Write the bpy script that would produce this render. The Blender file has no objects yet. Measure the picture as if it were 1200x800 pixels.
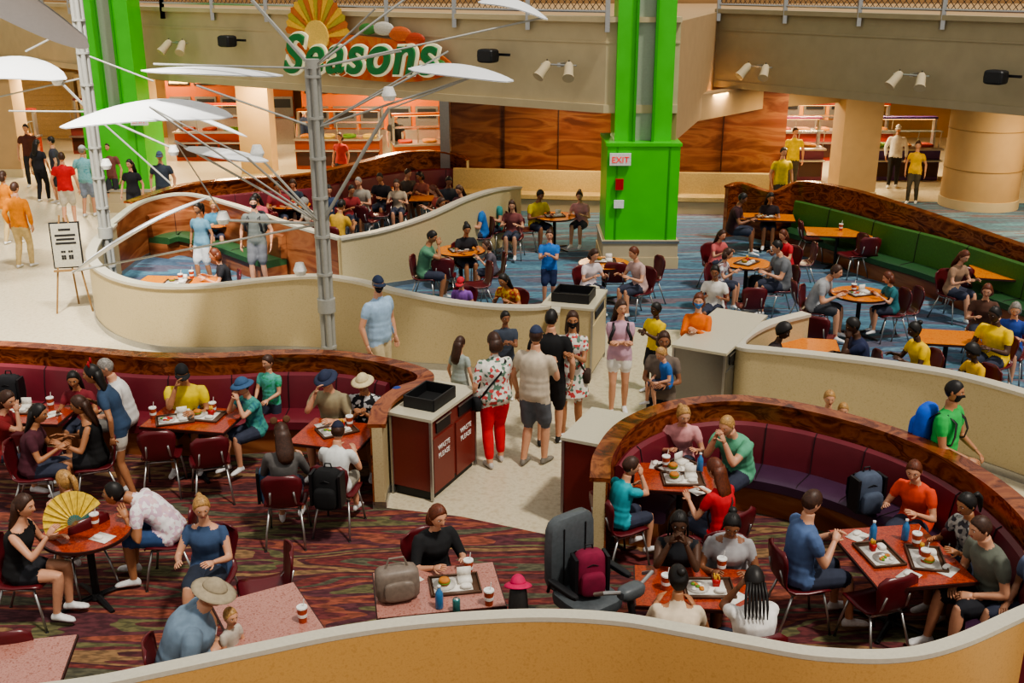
import bpy, math, random, numpy as np
from mathutils import Vector, Matrix
random.seed(7); np.random.seed(7)
V=Vector
H=5.7; F=1245.0; TH=math.radians(19); CT,ST=math.cos(TH),math.sin(TH)
def ray(u,v):
    a=(u-600)/F; b=(400-v)/F
    return (a,CT+b*ST,-ST+b*CT)
def G(u,v,z=0.0):
    d=ray(u,v); t=(z-H)/d[2]
    return V((d[0]*t,d[1]*t,z))
def PY(u,v,Y):
    d=ray(u,v); t=Y/d[1]
    return V((d[0]*t,Y,H+d[2]*t))
# ---------------- materials
def hx(h):
    h=h.lstrip('#'); c=[int(h[i:i+2],16)/255 for i in (0,2,4)]
    return tuple(((x/12.92) if x<=.04045 else ((x+.055)/1.055)**2.4) for x in c)+(1,)
MC={}
def newmat(name):
    m=bpy.data.materials.new(name); m.use_nodes=True
    return m,m.node_tree,m.node_tree.nodes['Principled BSDF']
def mat(name,col,rough=.6,metal=0,emit=0,var=.12,scale=30,bump=0.0):
    k=(name,col,rough,metal,emit)
    if k in MC: return MC[k]
    m,nt,b=newmat(name); c=hx(col)
    b.inputs['Roughness'].default_value=rough; b.inputs['Metallic'].default_value=metal
    n=nt.nodes.new('ShaderNodeTexNoise'); n.inputs['Scale'].default_value=scale; n.inputs['Detail'].default_value=3
    tc=nt.nodes.new('ShaderNodeTexCoord'); nt.links.new(tc.outputs['Object'],n.inputs['Vector'])
    r=nt.nodes.new('ShaderNodeValToRGB'); r.color_ramp.elements[0].position=.3; r.color_ramp.elements[1].position=.7
    r.color_ramp.elements[0].color=tuple(x*(1-var) for x in c[:3])+(1,)
    r.color_ramp.elements[1].color=tuple(min(1,x*(1+var)) for x in c[:3])+(1,)
    nt.links.new(n.outputs['Fac'],r.inputs['Fac']); nt.links.new(r.outputs['Color'],b.inputs['Base Color'])
    if bump:
        bp=nt.nodes.new('ShaderNodeBump'); bp.inputs['Strength'].default_value=bump
        nt.links.new(n.outputs['Fac'],bp.inputs['Height']); nt.links.new(bp.outputs['Normal'],b.inputs['Normal'])
    if emit:
        b.inputs['Emission Color'].default_value=c; b.inputs['Emission Strength'].default_value=emit
    MC[k]=m; return m
def patmat(name,cols,kind='voronoi',scale=25,rough=.8,stretch=(1,1,1),dist=2,rot=0,rotx=0,metal=0):
    k=(name,tuple(cols),scale)
    if k in MC: return MC[k]
    m,nt,b=newmat(name); b.inputs['Roughness'].default_value=rough; b.inputs['Metallic'].default_value=metal
    tc=nt.nodes.new('ShaderNodeTexCoord'); mp=nt.nodes.new('ShaderNodeMapping')
    mp.inputs['Scale'].default_value=stretch; mp.inputs['Rotation'].default_value=(rotx,0,rot)
    nt.links.new(tc.outputs['Object'],mp.inputs['Vector'])
    if kind=='voronoi':
        t=nt.nodes.new('ShaderNodeTexVoronoi'); t.inputs['Scale'].default_value=scale
        s=nt.nodes.new('ShaderNodeSeparateColor'); nt.links.new(mp.outputs[0],t.inputs['Vector'])
        nt.links.new(t.outputs['Color'],s.inputs['Color']); out=s.outputs[0]; interp='CONSTANT'
    else:
        t=nt.nodes.new('ShaderNodeTexNoise'); t.inputs['Scale'].default_value=scale; t.inputs['Detail'].default_value=6
        t.inputs['Distortion'].default_value=dist
        nt.links.new(mp.outputs[0],t.inputs['Vector']); out=t.outputs['Fac']; interp='LINEAR'
    r=nt.nodes.new('ShaderNodeValToRGB'); r.color_ramp.interpolation=interp
    el=r.color_ramp.elements; n=len(cols)
    lo,hi=(0,1) if kind=='voronoi' else (.32,.68)
    for i,cc in enumerate(cols):
        pos=lo+(hi-lo)*(i/(n if kind=='voronoi' else n-1))
        if i<2:
            e=el[i]; e.position=pos
        else: e=el.new(pos)
        e.color=hx(cc)
    nt.links.new(out,r.inputs['Fac']); nt.links.new(r.outputs['Color'],b.inputs['Base Color'])
    MC[k]=m; return m
def carpet(name,cols,rot,s1,amp,lo,hi,sc=(.3,1.9,1),vs=.28):
    m,nt,b=newmat(name); b.inputs['Roughness'].default_value=.95
    N=nt.nodes.new; L=nt.links.new
    tc=N('ShaderNodeTexCoord'); mp=N('ShaderNodeMapping'); mp.inputs['Rotation'].default_value=(0,0,rot); mp.inputs['Scale'].default_value=sc
    L(tc.outputs['Object'],mp.inputs['Vector'])
    n=N('ShaderNodeTexNoise'); n.inputs['Scale'].default_value=s1; n.inputs['Detail'].default_value=2; n.inputs['Distortion'].default_value=.3
    L(mp.outputs[0],n.inputs['Vector'])
    sp=N('ShaderNodeSeparateXYZ'); L(mp.outputs[0],sp.inputs[0])
    my=N('ShaderNodeMath'); my.operation='MULTIPLY'; my.inputs[1].default_value=vs; L(sp.outputs[1],my.inputs[0])
    mu=N('ShaderNodeMath'); mu.operation='MULTIPLY_ADD'; mu.inputs[1].default_value=amp; L(n.outputs['Fac'],mu.inputs[0]); L(my.outputs[0],mu.inputs[2])
    fr=N('ShaderNodeMath'); fr.operation='FRACT'; L(mu.outputs[0],fr.inputs[0])
    r=N('ShaderNodeValToRGB'); r.color_ramp.interpolation='CONSTANT'; el=r.color_ramp.elements
    for i,cc in enumerate(cols):
        if i<2: e=el[i]; e.position=i/len(cols)
        else: e=el.new(i/len(cols))
        e.color=hx(cc)
    L(fr.outputs[0],r.inputs['Fac'])
    mp2=N('ShaderNodeMapping'); mp2.inputs['Rotation'].default_value=(0,0,rot); mp2.inputs['Scale'].default_value=(7,22,1); L(tc.outputs['Object'],mp2.inputs['Vector'])
    n2=N('ShaderNodeTexNoise'); n2.inputs['Scale'].default_value=1.2; n2.inputs['Detail'].default_value=2; L(mp2.outputs[0],n2.inputs['Vector'])
    r2=N('ShaderNodeValToRGB'); r2.color_ramp.elements[0].position=.42; r2.color_ramp.elements[1].position=.6
    r2.color_ramp.elements[0].color=(lo,lo,lo,1); r2.color_ramp.elements[1].color=(hi,hi*.97,hi*.9,1); L(n2.outputs['Fac'],r2.inputs['Fac'])
    mx=N('ShaderNodeMix'); mx.data_type='RGBA'; mx.blend_type='MULTIPLY'; mx.inputs['Factor'].default_value=.85
    L(r.outputs['Color'],mx.inputs['A']); L(r2.outputs['Color'],mx.inputs['B']); L(mx.outputs['Result'],b.inputs['Base Color'])
    return m
M_red=carpet('carpet_red',['#6a2e30','#783a34','#542c30','#86684a','#623034','#646042','#5a3038','#8a4c3c','#6a3234','#565444'],math.radians(-10),1.1,2.4,.5,1.2)
M_blue=carpet('carpet_blue',['#4a6c84','#527e96','#5c5c70','#4c647e','#66869c','#706470','#486c80','#565f78'],math.radians(-10),.8,2.0,.7,1.15)
M_terr=patmat('terrazzo',['#b8ab8e','#c2b79c','#ccc2a8','#bcae92'],'noise',14,.3,dist=0)
M_wood=patmat('copper_wood',['#45200f','#7c3c20','#a05c34','#62290f','#8c4a2a'],'noise',2.2,.18,(1,1,2.2),1.6,metal=.3)
M_wall=patmat('marble_wood',['#63321f','#864a2e','#9c6440','#703c24','#8a5234'],'noise',.9,.3,(.5,.5,2.4),1.2)
M_cream=patmat('cream_laminate',['#b6a47c','#c4b38c','#bbaa82'],'noise',40,.45,dist=0)
M_cream_lit=patmat('cream_laminate_warm_lit',['#bc8e50','#ca9b5c','#c29454'],'noise',40,.4,dist=0)  # foreground partition face: warm light put into the laminate colour
M_steel=mat('brushed_steel','#b5b5b3',.3,.9,var=.06)
M_white=mat('white_paint','#e6e6e2',.5)
M_plaster=mat('beige_plaster','#c0b090',.8,var=.04,scale=3)
M_tan=mat('tan_plaster','#b0926a',.8,var=.04,scale=3)
M_green=mat('green_paint','#46c62a',.35,var=.06,scale=2)
M_black=mat('black_plastic','#17171a',.5)
M_burg=mat('burgundy_vinyl','#702832',.35,var=.08,scale=5)
M_purp=mat('plum_vinyl','#432a42',.35,var=.08,scale=5)
M_chair=mat('dark_red_plastic','#5e1c22',.3,var=.05)
# ---------------- mesh builder
class MB:
    def __init__(s): s.v=[];s.f=[];s.m=[];s.mats=[]
    def mi(s,m):
        if m not in s.mats: s.mats.append(m)
        return s.mats.index(m)
    def add(s,vs,fs,m,M=None):
        o=len(s.v); 
        for p in vs:
            p=V(p)
            if M is not None: p=M@p
            s.v.append(tuple(p))
        k=s.mi(m)
        for f in fs: s.f.append([i+o for i in f]); s.m.append(k)
    def loft(s,rings,m,n=10,M=None):
        vs=[];fs=[]
        for c,a,b in rings:
            for i in range(n):
                t=2*math.pi*i/n; vs.append(V(c)+V(a)*math.cos(t)+V(b)*math.sin(t))
        R=len(rings)
        for r in range(R-1):
            for i in range(n):
                j=(i+1)%n; fs.append([r*n+i,r*n+j,(r+1)*n+j,(r+1)*n+i])
        fs.append(list(range(n))[::-1]); fs.append([(R-1)*n+i for i in range(n)])
        s.add(vs,fs,m,M)
    def tube(s,pts,rad,m,n=8,side=None,M=None):
        pts=[V(p) for p in pts]
        if not hasattr(rad,'__len__'): rad=[rad]*len(pts)
        rings=[]; pa=None
        for i,p in enumerate(pts):
            t=(pts[min(i+1,len(pts)-1)]-pts[max(i-1,0)])
            if t.length<1e-9: t=V((0,0,1))
            t.normalize()
            ref=V(side) if side is not None else (pa if pa is not None else (V((1,0,0)) if abs(t.x)<.8 else V((0,1,0))))
            a=ref-t*ref.dot(t)
            if a.length<1e-4: a=t.orthogonal()
            a.normalize(); b=t.cross(a); pa=a
            r=rad[i]; rx,ry=(r if hasattr(r,'__len__') else (r,r))
            rings.append((p,a*rx,b*ry))
        s.loft(rings,m,n,M)
    def box(s,c,d,m,M=None,taper=1):
        x,y,z=[q/2 for q in d]; c=V(c)
        vs=[c+V((sx*x*(taper if sz<0 else 1),sy*y*(taper if sz<0 else 1),sz*z)) for sz in(-1,1) for sy in(-1,1) for sx in(-1,1)]
        s.add(vs,[[0,2,3,1],[4,5,7,6],[0,1,5,4],[2,6,7,3],[0,4,6,2],[1,3,7,5]],m,M)
    def sq(s,c,d,m,e=.4,M=None,nu=14,nv=8):
        c=V(c); vs=[];fs=[]
        pw=lambda x:math.copysign(abs(x)**e,x)
        for j in range(nv+1):
            ph=-math.pi/2+math.pi*j/nv
            for i in range(nu):
                th=2*math.pi*i/nu
                vs.append(c+V((d[0]*pw(math.cos(ph))*pw(math.cos(th)),d[1]*pw(math.cos(ph))*pw(math.sin(th)),d[2]*pw(math.sin(ph)))))
        for j in range(nv):
            for i in range(nu):
                k=(i+1)%nu; fs.append([j*nu+i,j*nu+k,(j+1)*nu+k,(j+1)*nu+i])
        s.add(vs,fs,m,M)
    def cyl(s,c,r,h,m,n=16,r2=None,M=None):
        c=V(c); r2=r if r2 is None else r2
        s.loft([(c,V((r,0,0)),V((0,r,0))),(c+V((0,0,h)),V((r2,0,0)),V((0,r2,0)))],m,n,M)
    def sweep(s,path,prof,m):
        n=len(path); vs=[]; k=len(prof); fs=[]
        for i,p in enumerate(path):
            t=path[min(i+1,n-1)]-path[max(i-1,0)]; t.z=0; t.normalize(); nn=V((t.y,-t.x,0))
            for q in prof:
                z=q[1]+(p.z if len(q)>2 else 0); vs.append(V((p.x,p.y,0))+nn*q[0]+V((0,0,z)))
        for i in range(n-1):
            for j in range(k):
                l=(j+1)%k; fs.append([i*k+j,i*k+l,(i+1)*k+l,(i+1)*k+j])
        fs.append(list(range(k))); fs.append([(n-1)*k+j for j in range(k)][::-1]); s.add(vs,fs,m)
    def mesh(s,name,smooth=True):
        me=bpy.data.meshes.new(name); me.from_pydata(s.v,[],s.f); 
        for m in s.mats: me.materials.append(m)
        me.polygons.foreach_set('material_index',s.m)
        me.polygons.foreach_set('use_smooth',[smooth]*len(s.f)); me.update()
        return me
    def obj(s,name,smooth=False,loc=None,rz=0):
        me=s.mesh(name,smooth); o=bpy.data.objects.new(name,me); bpy.context.collection.objects.link(o)
        if smooth:
            try: me.set_sharp_from_angle(angle=math.radians(40))
            except Exception: pass
        if loc is not None: o.location=loc
        o.rotation_euler[2]=rz
        return o
def inst(me,name,loc,rz=0,sc=1):
    o=bpy.data.objects.new(name,me); bpy.context.collection.objects.link(o); o.location=loc; o.rotation_euler[2]=rz; o.scale=(sc,)*3
    return o
def crom(pts,n=8):
    pts=[V(p) for p in pts]; out=[]
    P=[pts[0]*2-pts[1]]+pts+[pts[-1]*2-pts[-2]]
    for i in range(1,len(P)-2):
        for k in range(n):
            t=k/n; a,b,c,d=P[i-1],P[i],P[i+1],P[i+2]
            out.append(.5*((2*b)+(c-a)*t+(2*a-5*b+4*c-d)*t*t+(3*b-a-3*c+d)*t**3))
    out.append(pts[-1]); return out
# ================= PEOPLE =================
NR,NS=30,40
hv=[];hz=[];hp=[]
for i in range(NR+1):
    th=math.pi*i/NR
    for j in range(NS):
        a=2*math.pi*j/NS-math.pi; ph=a-.5*math.sin(a)
        z=.118*math.cos(th); sn=math.sin(th)
        x=.077*sn*math.sin(ph); y=.097*sn*math.cos(ph)
        w=max(0,-z/.118)
        x*=1-.30*w**1.5
        if y<0: y*=1-.5*w
        else: y*=1-.03*w; 
        g=0
        if y>0:
            g+=.012*math.exp(-(x/.03)**2-((z+.095)/.02)**2)
            nz=0
            if -.045<z<.015: nz=(.015-z)/.055
            g+=.026*nz*math.exp(-(x/.012)**2)
            g-=.008*(math.exp(-((x-.031)/.015)**2-((z-.004)/.013)**2)+math.exp(-((x+.031)/.015)**2-((z-.004)/.013)**2))
            g+=.005*math.exp(-((z-.026)/.01)**2-(x/.05)**2)
        hv.append((x,y+g,z)); hz.append(z); hp.append(ph)
hv=np.array(hv);hz=np.array(hz);hp=np.array(hp)
HF=[[i*NS+j,i*NS+(j+1)%NS,(i+1)*NS+(j+1)%NS,(i+1)*NS+j] for i in range(NR) for j in range(NS)]
def shell(mask,fac,lo=.92,rough=0):
    f=lo+(fac-lo)*np.clip(mask,0,1)
    if rough: f=f*(1+rough*np.sin(hp*17+hz*90)*np.clip(mask,0,1))
    c=np.array([0,-.005,0]); return (hv-c)*f[:,None]+c
aphi=np.abs(hp)
def hairline(front,side,back):
    return np.where(aphi<1.2,front+(side-front)*(aphi/1.2)**3,side+(back-side)*np.clip((aphi-1.2)/1.0,0,1))
SK={'l':'#cb9678','t':'#aa7654','m':'#8a5c42','d':'#4e3222'}
HR={'bk':'#15100e','br':'#3e2417','bl':'#a8804c','gy':'#85807a','rd':'#602e18','wh':'#b8b2a8'}
def fab(c):
    if isinstance(c,tuple): 
        if c[0]=='tie': return patmat('tie_dye_fabric',list(c[1:]),'noise',6,.85)
        return patmat('print_fabric',list(c[1:]),'voronoi',28,.85)
    return mat('fabric',c,.88,var=.14,scale=12)
def ik(a,t,l1,l2,pole):
    d=t-a; L=d.length; mx=(l1+l2)*.985
    if L>mx: d*=mx/L; t=a+d; L=mx
    L=max(L,abs(l1-l2)+.03); u=d.normalized()
    x=(l1*l1-l2*l2+L*L)/(2*L); h=math.sqrt(max(0,l1*l1-x*x))
    p=V(pole); p=p-u*p.dot(u)
    if p.length<1e-4: p=u.orthogonal()
    p.normalize()
    return a+u*x+p*h, a+u*L
def hand(mb,w,d,nr,sg,k,m,curl=.5):
    d=d.normalized(); nr=(nr-d*nr.dot(d)).normalized(); a=d.cross(nr)
    mb.loft([(w-d*.01*k,a*.026*k,nr*.018*k),(w+d*.03*k,a*.036*k,nr*.017*k),(w+d*.07*k,a*.042*k,nr*.014*k),(w+d*.092*k,a*.038*k,nr*.010*k)],m,8)
    for q,(off,ln) in enumerate([(-.031,.066),(-.011,.078),(.010,.073),(.030,.056)]):
        p=w+d*.083*k+a*off*k; pts=[p]; dd=d+a*off*1.2
        for sgi in range(3):
            an=curl*(.6+.35*sgi+.1*q); dr=(dd*math.cos(an)+nr*math.sin(an)).normalized()
            p=p+dr*ln*k*(.45,.32,.25)[sgi]; pts.append(p)
        mb.tube(pts,[.0095*k,.009*k,.0082*k,.0055*k],m,6)
    p=w+d*.025*k-a*sg*.028*k; dr=(d*.65-a*sg*.65+nr*.4).normalized(); p1=p+dr*.04*k; dr2=(d*.9-a*sg*.2+nr*.5).normalized(); p2=p1+dr2*.028*k
    mb.tube([p,p1,p2],[.013*k,.0105*k,.007*k],m,6)
seats=[]
def person(name,u,v,face,pose='sit',sex='m',h=1.74,skin='l',hair='br',hs='short',shirt='#8899aa',sleeve=.5,pants='#33384a',leg=.9,shoes='#dddddd',lean=None,arms='table',hat=None,hatc='#1d2740',mask=None,hy=0,hpch=None,seat=.46,fat=1.0,chair=True,stride=.08,dress=False,tank=False,ears=None,pack=None,bag=None):
    k=h/1.75; fem=sex=='f'
    if lean is None: lean=14 if pose=='sit' else 2
    if hpch is None: hpch=random.uniform(8,24) if pose=='sit' else 5
    if hy==0: hy=random.uniform(-18,18)
    L=math.radians(lean)
    vox=.0125 if v>450 else (.016 if v>330 else .021)
    hipz=(seat+.085*k) if pose=='sit' else .93*k
    def sp(d):
        N=8; p=V((0,0,hipz)); q=d*k/N; 
        for i in range(N):
            dd=abs(d)*(i+.5)/N; an=L*(.55+.8*dd/.55) if d>0 else 0
            p=p+V((0,math.sin(an),math.cos(an)))*q
        an=L*(.55+.8*max(d,0)/.55)
        return p,V((0,math.cos(an),-math.sin(an)))
    S=[] ; B=MB(); dm=M_white
    if fem: T=[(-.09,.10,.08),(-.04,.16,.115),(.03,.17,.12),(.12,.145,.10),(.20,.128,.092),(.29,.142,.115),(.36,.152,.125),(.43,.155,.095),(.475,.12,.075),(.505,.07,.06),(.54,.05,.052),(.64,.048,.052)]
    else: T=[(-.09,.10,.08),(-.04,.155,.11),(.03,.16,.115),(.12,.152,.11),(.20,.15,.11),(.30,.165,.118),(.38,.175,.118),(.44,.17,.10),(.485,.13,.08),(.51,.075,.065),(.545,.057,.06),(.64,.054,.058)]
    rings=[]; X=V((1,0,0))
    td=[t[0] for t in T]
    top=.43 if tank else .50
    dl=list(np.arange(-.09,.641,.035))
    for d in dl:
        rx=float(np.interp(d,td,[t[1] for t in T])); ry=float(np.interp(d,td,[t[2] for t in T]))
        if d<.46: rx*=fat; ry*=fat*(1.0 if fat<=1 else 1+.35*(fat-1))
        cl=.012 if (-.06<d<top) else 0
        if -.04<d<.2: cl+=.006+.005*math.sin(d*70)
        p,yy=sp(d); rx=(rx+cl)*k; ry=(ry+cl)*k
        rings.append((p,X*rx,yy*ry))
        lab=0 if d>top else (1 if d>-.03 else 2)
        for o in (-.55,0,.55): S.append((p+X*(rx*o),ry*(.9 if o else 1),lab))
    B.loft(rings,dm,14)
    cs,csy=sp(.445); sw=(.158 if fem else .182)*k*(1+.35*(fat-1))
    kh=.42+.58*k if k<1 else 1.0
    kh*=.97
    hc=sp(.60)[0]+ (sp(.715)[0]-sp(.60)[0]).normalized()*.115*kh
    hd=[]
    for sg in (-1,1):
        sh=cs+X*(sg*sw); 
        tz=.80
        tg={'table':(sg*.15*k,.40*k,tz),'lap':(sg*.11*k,.30*k,hipz+.10*k),'rest':(sg*.27*k,.06*k,hipz-.06*k),'phone':(sg*.05*k,.32*k,hipz+.33*k),
            'hips':(sg*.2*k,.03*k,hipz+.08*k),'fold':(-sg*.04*k,.22*k,hipz+.24*k),'carry':(sg*.10*k,.27*k,hipz+.20*k),
            'eat':((sg*.06*k,hc.y+.13*k,hc.z-.13*k) if sg>0 else (sg*.15*k,.38*k,tz)),
            'eat2':(sg*.06*k,hc.y+.14*k,hc.z-.14*k),
            'fan':((sg*.18*k,.42*k,.98) if sg>0 else (sg*.15*k,.36*k,.8)),
            'chin':((sg*.03*k,hc.y+.08*k,hc.z-.16*k) if sg<0 else (sg*.12*k,.36*k,tz)),
            'oneh':((sg*.08*k,.30*k,hipz+.30*k) if sg>0 else (sg*.26*k,.06*k,hipz-.06*k))}[arms]
        tg=V(tg)+V((random.uniform(-.02,.02),random.uniform(-.02,.02),0))
        el,wr=ik(sh,tg,.285*k,.255*k,(sg*.55,-.35,-1))
        ps=[];rs=[]
        N=15
        for i in range(N):
            t=i/(N-1)*2
            p=sh.lerp(el,t) if t<=1 else el.lerp(wr,t-1)
            r=float(np.interp(t,[0,.15,.5,1,1.25,1.6,2],[.050,.054,.047,.038,.040,.033,.026]))*(.88 if fem else 1)*(1+.5*(fat-1))
            cov=(t<=sleeve and not(tank))
            if cov: r+=.013 if t<1.8 else .008
            r*=k; ps.append(p);rs.append(r); S.append((p,r,1 if cov else 0))
        B.tube([sh-X*sg*.05*k]+ps,[rs[0]*.9]+rs,dm,10)
        hd.append((wr,(wr-el),sg))
    for sg in (-1,1):
        hj=V((sg*.088*k,0,hipz-.015*k))
        if pose=='sit':
            fx=sg*(.10 if fem else .14)*k
            az=max(.075*k,hipz-.43*k)
            an=V((fx,.43*k+random.uniform(-.08,.06),az)); pole=(0,.4,1)
        else:
            an=V((sg*.10*k,(stride if sg>0 else -stride)*k,.075*k)); pole=(0,1,.15)
        kn,an=ik(hj,an,.43*k,.425*k,pole)
        N=19;ps=[];rs=[]
        for i in range(N):
            t=i/(N-1)*2
            p=hj.lerp(kn,t) if t<=1 else kn.lerp(an,t-1)
            r=float(np.interp(t,[0,.3,.7,1,1.3,1.7,2],[.082,.084,.068,.053,.056,.044,.036]))*(1+.6*(fat-1))
            cov=t<=leg
            if cov: r+=.018 if leg<1.3 else .012
            if cov and leg<1.3 and t>.6: r+=.008
            r*=k; ps.append(p); rs.append(r); S.append((p,r,2 if cov else 0))
        B.tube(ps,rs,dm,10)
        fr=[(-.065,.015,.022),(-.05,.032,.038),(0,.038,.045),(.06,.042,.036),(.12,.046,.028),(.165,.036,.022),(.185,.015,.012)]
        # foot hangs from the ankle joint (offsets scaled by body size)
        B.loft([(an+V((sg*y*.12,y,-.075+rz+.002))*k,X*rx*k,V((0,0,rz*k))) for y,rx,rz in fr],dm,10)
        for y,rx,rz in fr: S.append((an+V((sg*y*.12,y,-.075+rz))*k,rz*k*1.2,3))
    if dress and pose!='sit':
        B.loft([(sp(.1)[0],X*.15*k,V((0,.11*k,0))),(V((0,0,hipz-.1*k)),X*.20*k,V((0,.16*k,0))),(V((0,0,hipz-.33*k)),X*.24*k,V((0,.2*k,0)))],dm,14)
        for zz in np.arange(0,.36,.05):
            for ang in range(8): S.append((V((math.cos(ang*.785)*.19*k,math.sin(ang*.785)*.14*k,hipz-zz*k)),.06*k,1))
            S.append((V((0,0,hipz-zz*k)),.13*k,1))
    me=bpy.data.meshes.new('tmp'); me.from_pydata(B.v,[],B.f); ob=bpy.data.objects.new('tmp',me); bpy.context.collection.objects.link(ob)
    md=ob.modifiers.new('r','REMESH'); md.mode='VOXEL'; md.voxel_size=vox*max(k,.6)
    ms=ob.modifiers.new('s','SMOOTH'); ms.factor=.5; ms.iterations=3
    bpy.context.view_layer.update(); dg=bpy.context.evaluated_depsgraph_get(); ev=ob.evaluated_get(dg); em=ev.to_mesh()
    nv=len(em.vertices); co=np.empty(nv*3); em.vertices.foreach_get('co',co); co=co.reshape(-1,3)
    npoly=len(em.polygons); ls=np.empty(npoly,int); em.polygons.foreach_get('loop_start',ls); lt=np.empty(npoly,int); em.polygons.foreach_get('loop_total',lt)
    lv=np.empty(len(em.loops),int); em.loops.foreach_get('vertex_index',lv)
    faces=[lv[a:a+b].tolist() for a,b in zip(ls,lt)]
    ce=co[lv[ls]]*.5+co[lv[ls+2]]*.5
    ev.to_mesh_clear(); bpy.data.objects.remove(ob); bpy.data.meshes.remove(me)
    SP=np.array([tuple(a) for a,b,c in S]); SRr=np.array([b for a,b,c in S]); SL=np.array([c for a,b,c in S])
    D=np.sqrt(((ce[:,None,:]-SP[None])**2).sum(2))-SRr[None]
    lab=SL[D.argmin(1)]
    mats=[mat('skin',SK[skin],.5,var=.04),fab(shirt),fab(pants),mat('shoe_fabric',shoes,.6),mat('hair',HR.get(hair,hair),.5,var=.4,scale=60),
          mat('eye_white','#e8e4de',.3),mat('eye_dark','#120c0a',.2),mat('lips',{'l':'#a5584c','t':'#8a4a3c','m':'#6d3a30','d':'#4a2220'}[skin],.5),mat('hat_fabric',hatc,.8),mat('mask_fabric',mask or '#222222',.85),mat('bow','#c01a28',.6)]
    W=MB(); W.mats=mats; W.v=[tuple(c) for c in co.tolist()]; W.f=faces; W.m=lab.tolist()
    for wr,d,sg in hd:
        down=V((-sg*.55,0,-.8)) if arms not in('rest','hips') else V((-sg,0.1,0))
        hand(W,wr,d,down,sg,k*(.95 if fem else 1.02),mats[0],.35 if arms in('table','rest') else .7)
    R=Matrix.Translation(hc)@Matrix.Rotation(math.radians(hy),4,'Z')@Matrix.Rotation(-math.radians(hpch),4,'X')@Matrix.Scale(kh,4)
    def addH(arr,lbl): 
        W.add([tuple(p) for p in arr.tolist()],HF,mats[lbl],R)
    addH(hv,0)
    for sg in (-1,1):
        W.sq((sg*.031,.073,.004),(.013,.013,.0095),mats[5],1,R,8,6)
        W.sq((sg*.031,.0845,.003),(.0058,.004,.0058),mats[6],1,R,6,4)
        W.tube([(sg*.016,.096,.021),(sg*.033,.093,.027),(sg*.048,.080,.021)],[.002,.003,.0015],mats[4],5,M=R)
        W.sq((sg*.075,-.006,-.006),(.009,.017,.028),mats[0],1,R,8,6)
    W.sq((0,.086,-.0555),(.022,.007,.0045),mats[7],1,R,10,5); W.sq((0,.086,-.063),(.018,.0075,.005),mats[7],1,R,10,5)
    if hs!='bald':
        if hs in('short','crew'): zl=hairline(.062,.0,-.065); th=1.08 if hs=='short' else 1.045
        elif hs=='afro': zl=hairline(.06,.0,-.07); th=1.38
        else: zl=hairline(.066,-.005,-.09); th=1.09
        addH(shell((hz-zl)/.014+.5,th,rough=.012),4)
        if hs=='long':
            W.loft([((0,-.055,.04),(.072,0,0),(0,.055,0)),((0,-.065,-.03),(.088,0,0),(0,.055,0)),((0,-.075,-.11),(.095,0,0),(0,.05,.0)),((0,-.105,-.2),(.10,0,0),(0,.035,0)),((0,-.12,-.29),(.085,0,0),(0,.028,0)),((0,-.11,-.34),(.04,0,0),(0,.014,0))],mats[4],12,R)
        if hs=='bob':
            W.loft([((0,-.045,.04),(.072,0,0),(0,.06,0)),((0,-.045,-.03),(.095,0,0),(0,.065,0)),((0,-.045,-.09),(.098,0,0),(0,.06,.0)),((0,-.05,-.125),(.07,0,0),(0,.04,0))],mats[4],12,R)
        if hs=='pony': 
            W.tube([(0,-.09,.05),(0,-.135,.05),(0,-.155,0),(0,-.15,-.09),(0,-.14,-.17)],[.02,.028,.034,.026,.008],mats[4],8,M=R)
        if hs=='bun': W.sq((0,-.09,.085),(.042,.042,.038),mats[4],1,R,10,8)
        if hs=='braids':
            for q in range(-3,4): W.tube([(q*.022,-.08,.0),(q*.028,-.11,-.1),(q*.03,-.115,-.2),(q*.03,-.11,-.3)],[.014,.013,.012,.005],mats[4],6,M=R)
    if hat:
        zl=np.full_like(hz,.042)
        addH(shell((hz-zl)/.012+.5,1.15),8)
        if hat=='cap':
            vs=[];n=11
            for i in range(n):
                a=math.radians(-62+124*i/(n-1)); 
                for rr,dz in((.0,0),(.045,-.004),(.078,-.016)):
                    q=1 if rr==0 else math.cos(a*.72)
                    vs.append((math.sin(a)*(.083+rr*q*.35),math.cos(a)*(.100+rr*q)+.004,.043+dz*q-.012*abs(math.sin(a))))
            o=len(vs); vs+= [(x,y,z-.006) for x,y,z in vs]
            fs=[]
            for i in range(n-1):
                for j in range(2): 
                    q=[i*3+j,i*3+j+1,(i+1)*3+j+1,(i+1)*3+j]; fs.append(q); fs.append([w+o for w in q][::-1])
                fs.append([i*3+2,i*3+2+o,(i+1)*3+2+o,(i+1)*3+2])
            W.add(vs,fs,mats[8],R)
        else:
            e=.055 if hat=='bucket' else .075
            rg=[((0,0,.05),(.088,0,0),(0,.108,0)),((0,0,.035),(.088+e*.6,0,0),(0,.108+e*.6,0)),((0,0,.02),(.088+e,0,0),(0,.108+e,0)),((0,0,.014),(.086+e,0,0),(0,.106+e,0)),((0,0,.036),(.085,0,0),(0,.1,0))]
            W.loft(rg,mats[8],20,R)
    if mask:
        m1=np.minimum((-.012-hz)/.012,(hz+.112)/.012); m1=np.minimum(m1,(1.12-aphi)/.12)
        addH(shell(m1+.3,1.075,.94),9)
        for sg in(-1,1): W.tube([(sg*.062,.062,-.03),(sg*.078,.01,.0),(sg*.083,-.02,.012)],.0022,mats[9],4,M=R)
    if ears:
        for sg in(-1,1): W.sq((sg*.07,-.0,.145),(.042,.012,.042),mat('ear_felt',ears,.8),1,R,14,8)
        W.sq((-.022,.02,.128),(.025,.012,.018),mats[10],.8,R,8,6); W.sq((.022,.02,.128),(.025,.012,.018),mats[10],.8,R,8,6)
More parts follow.
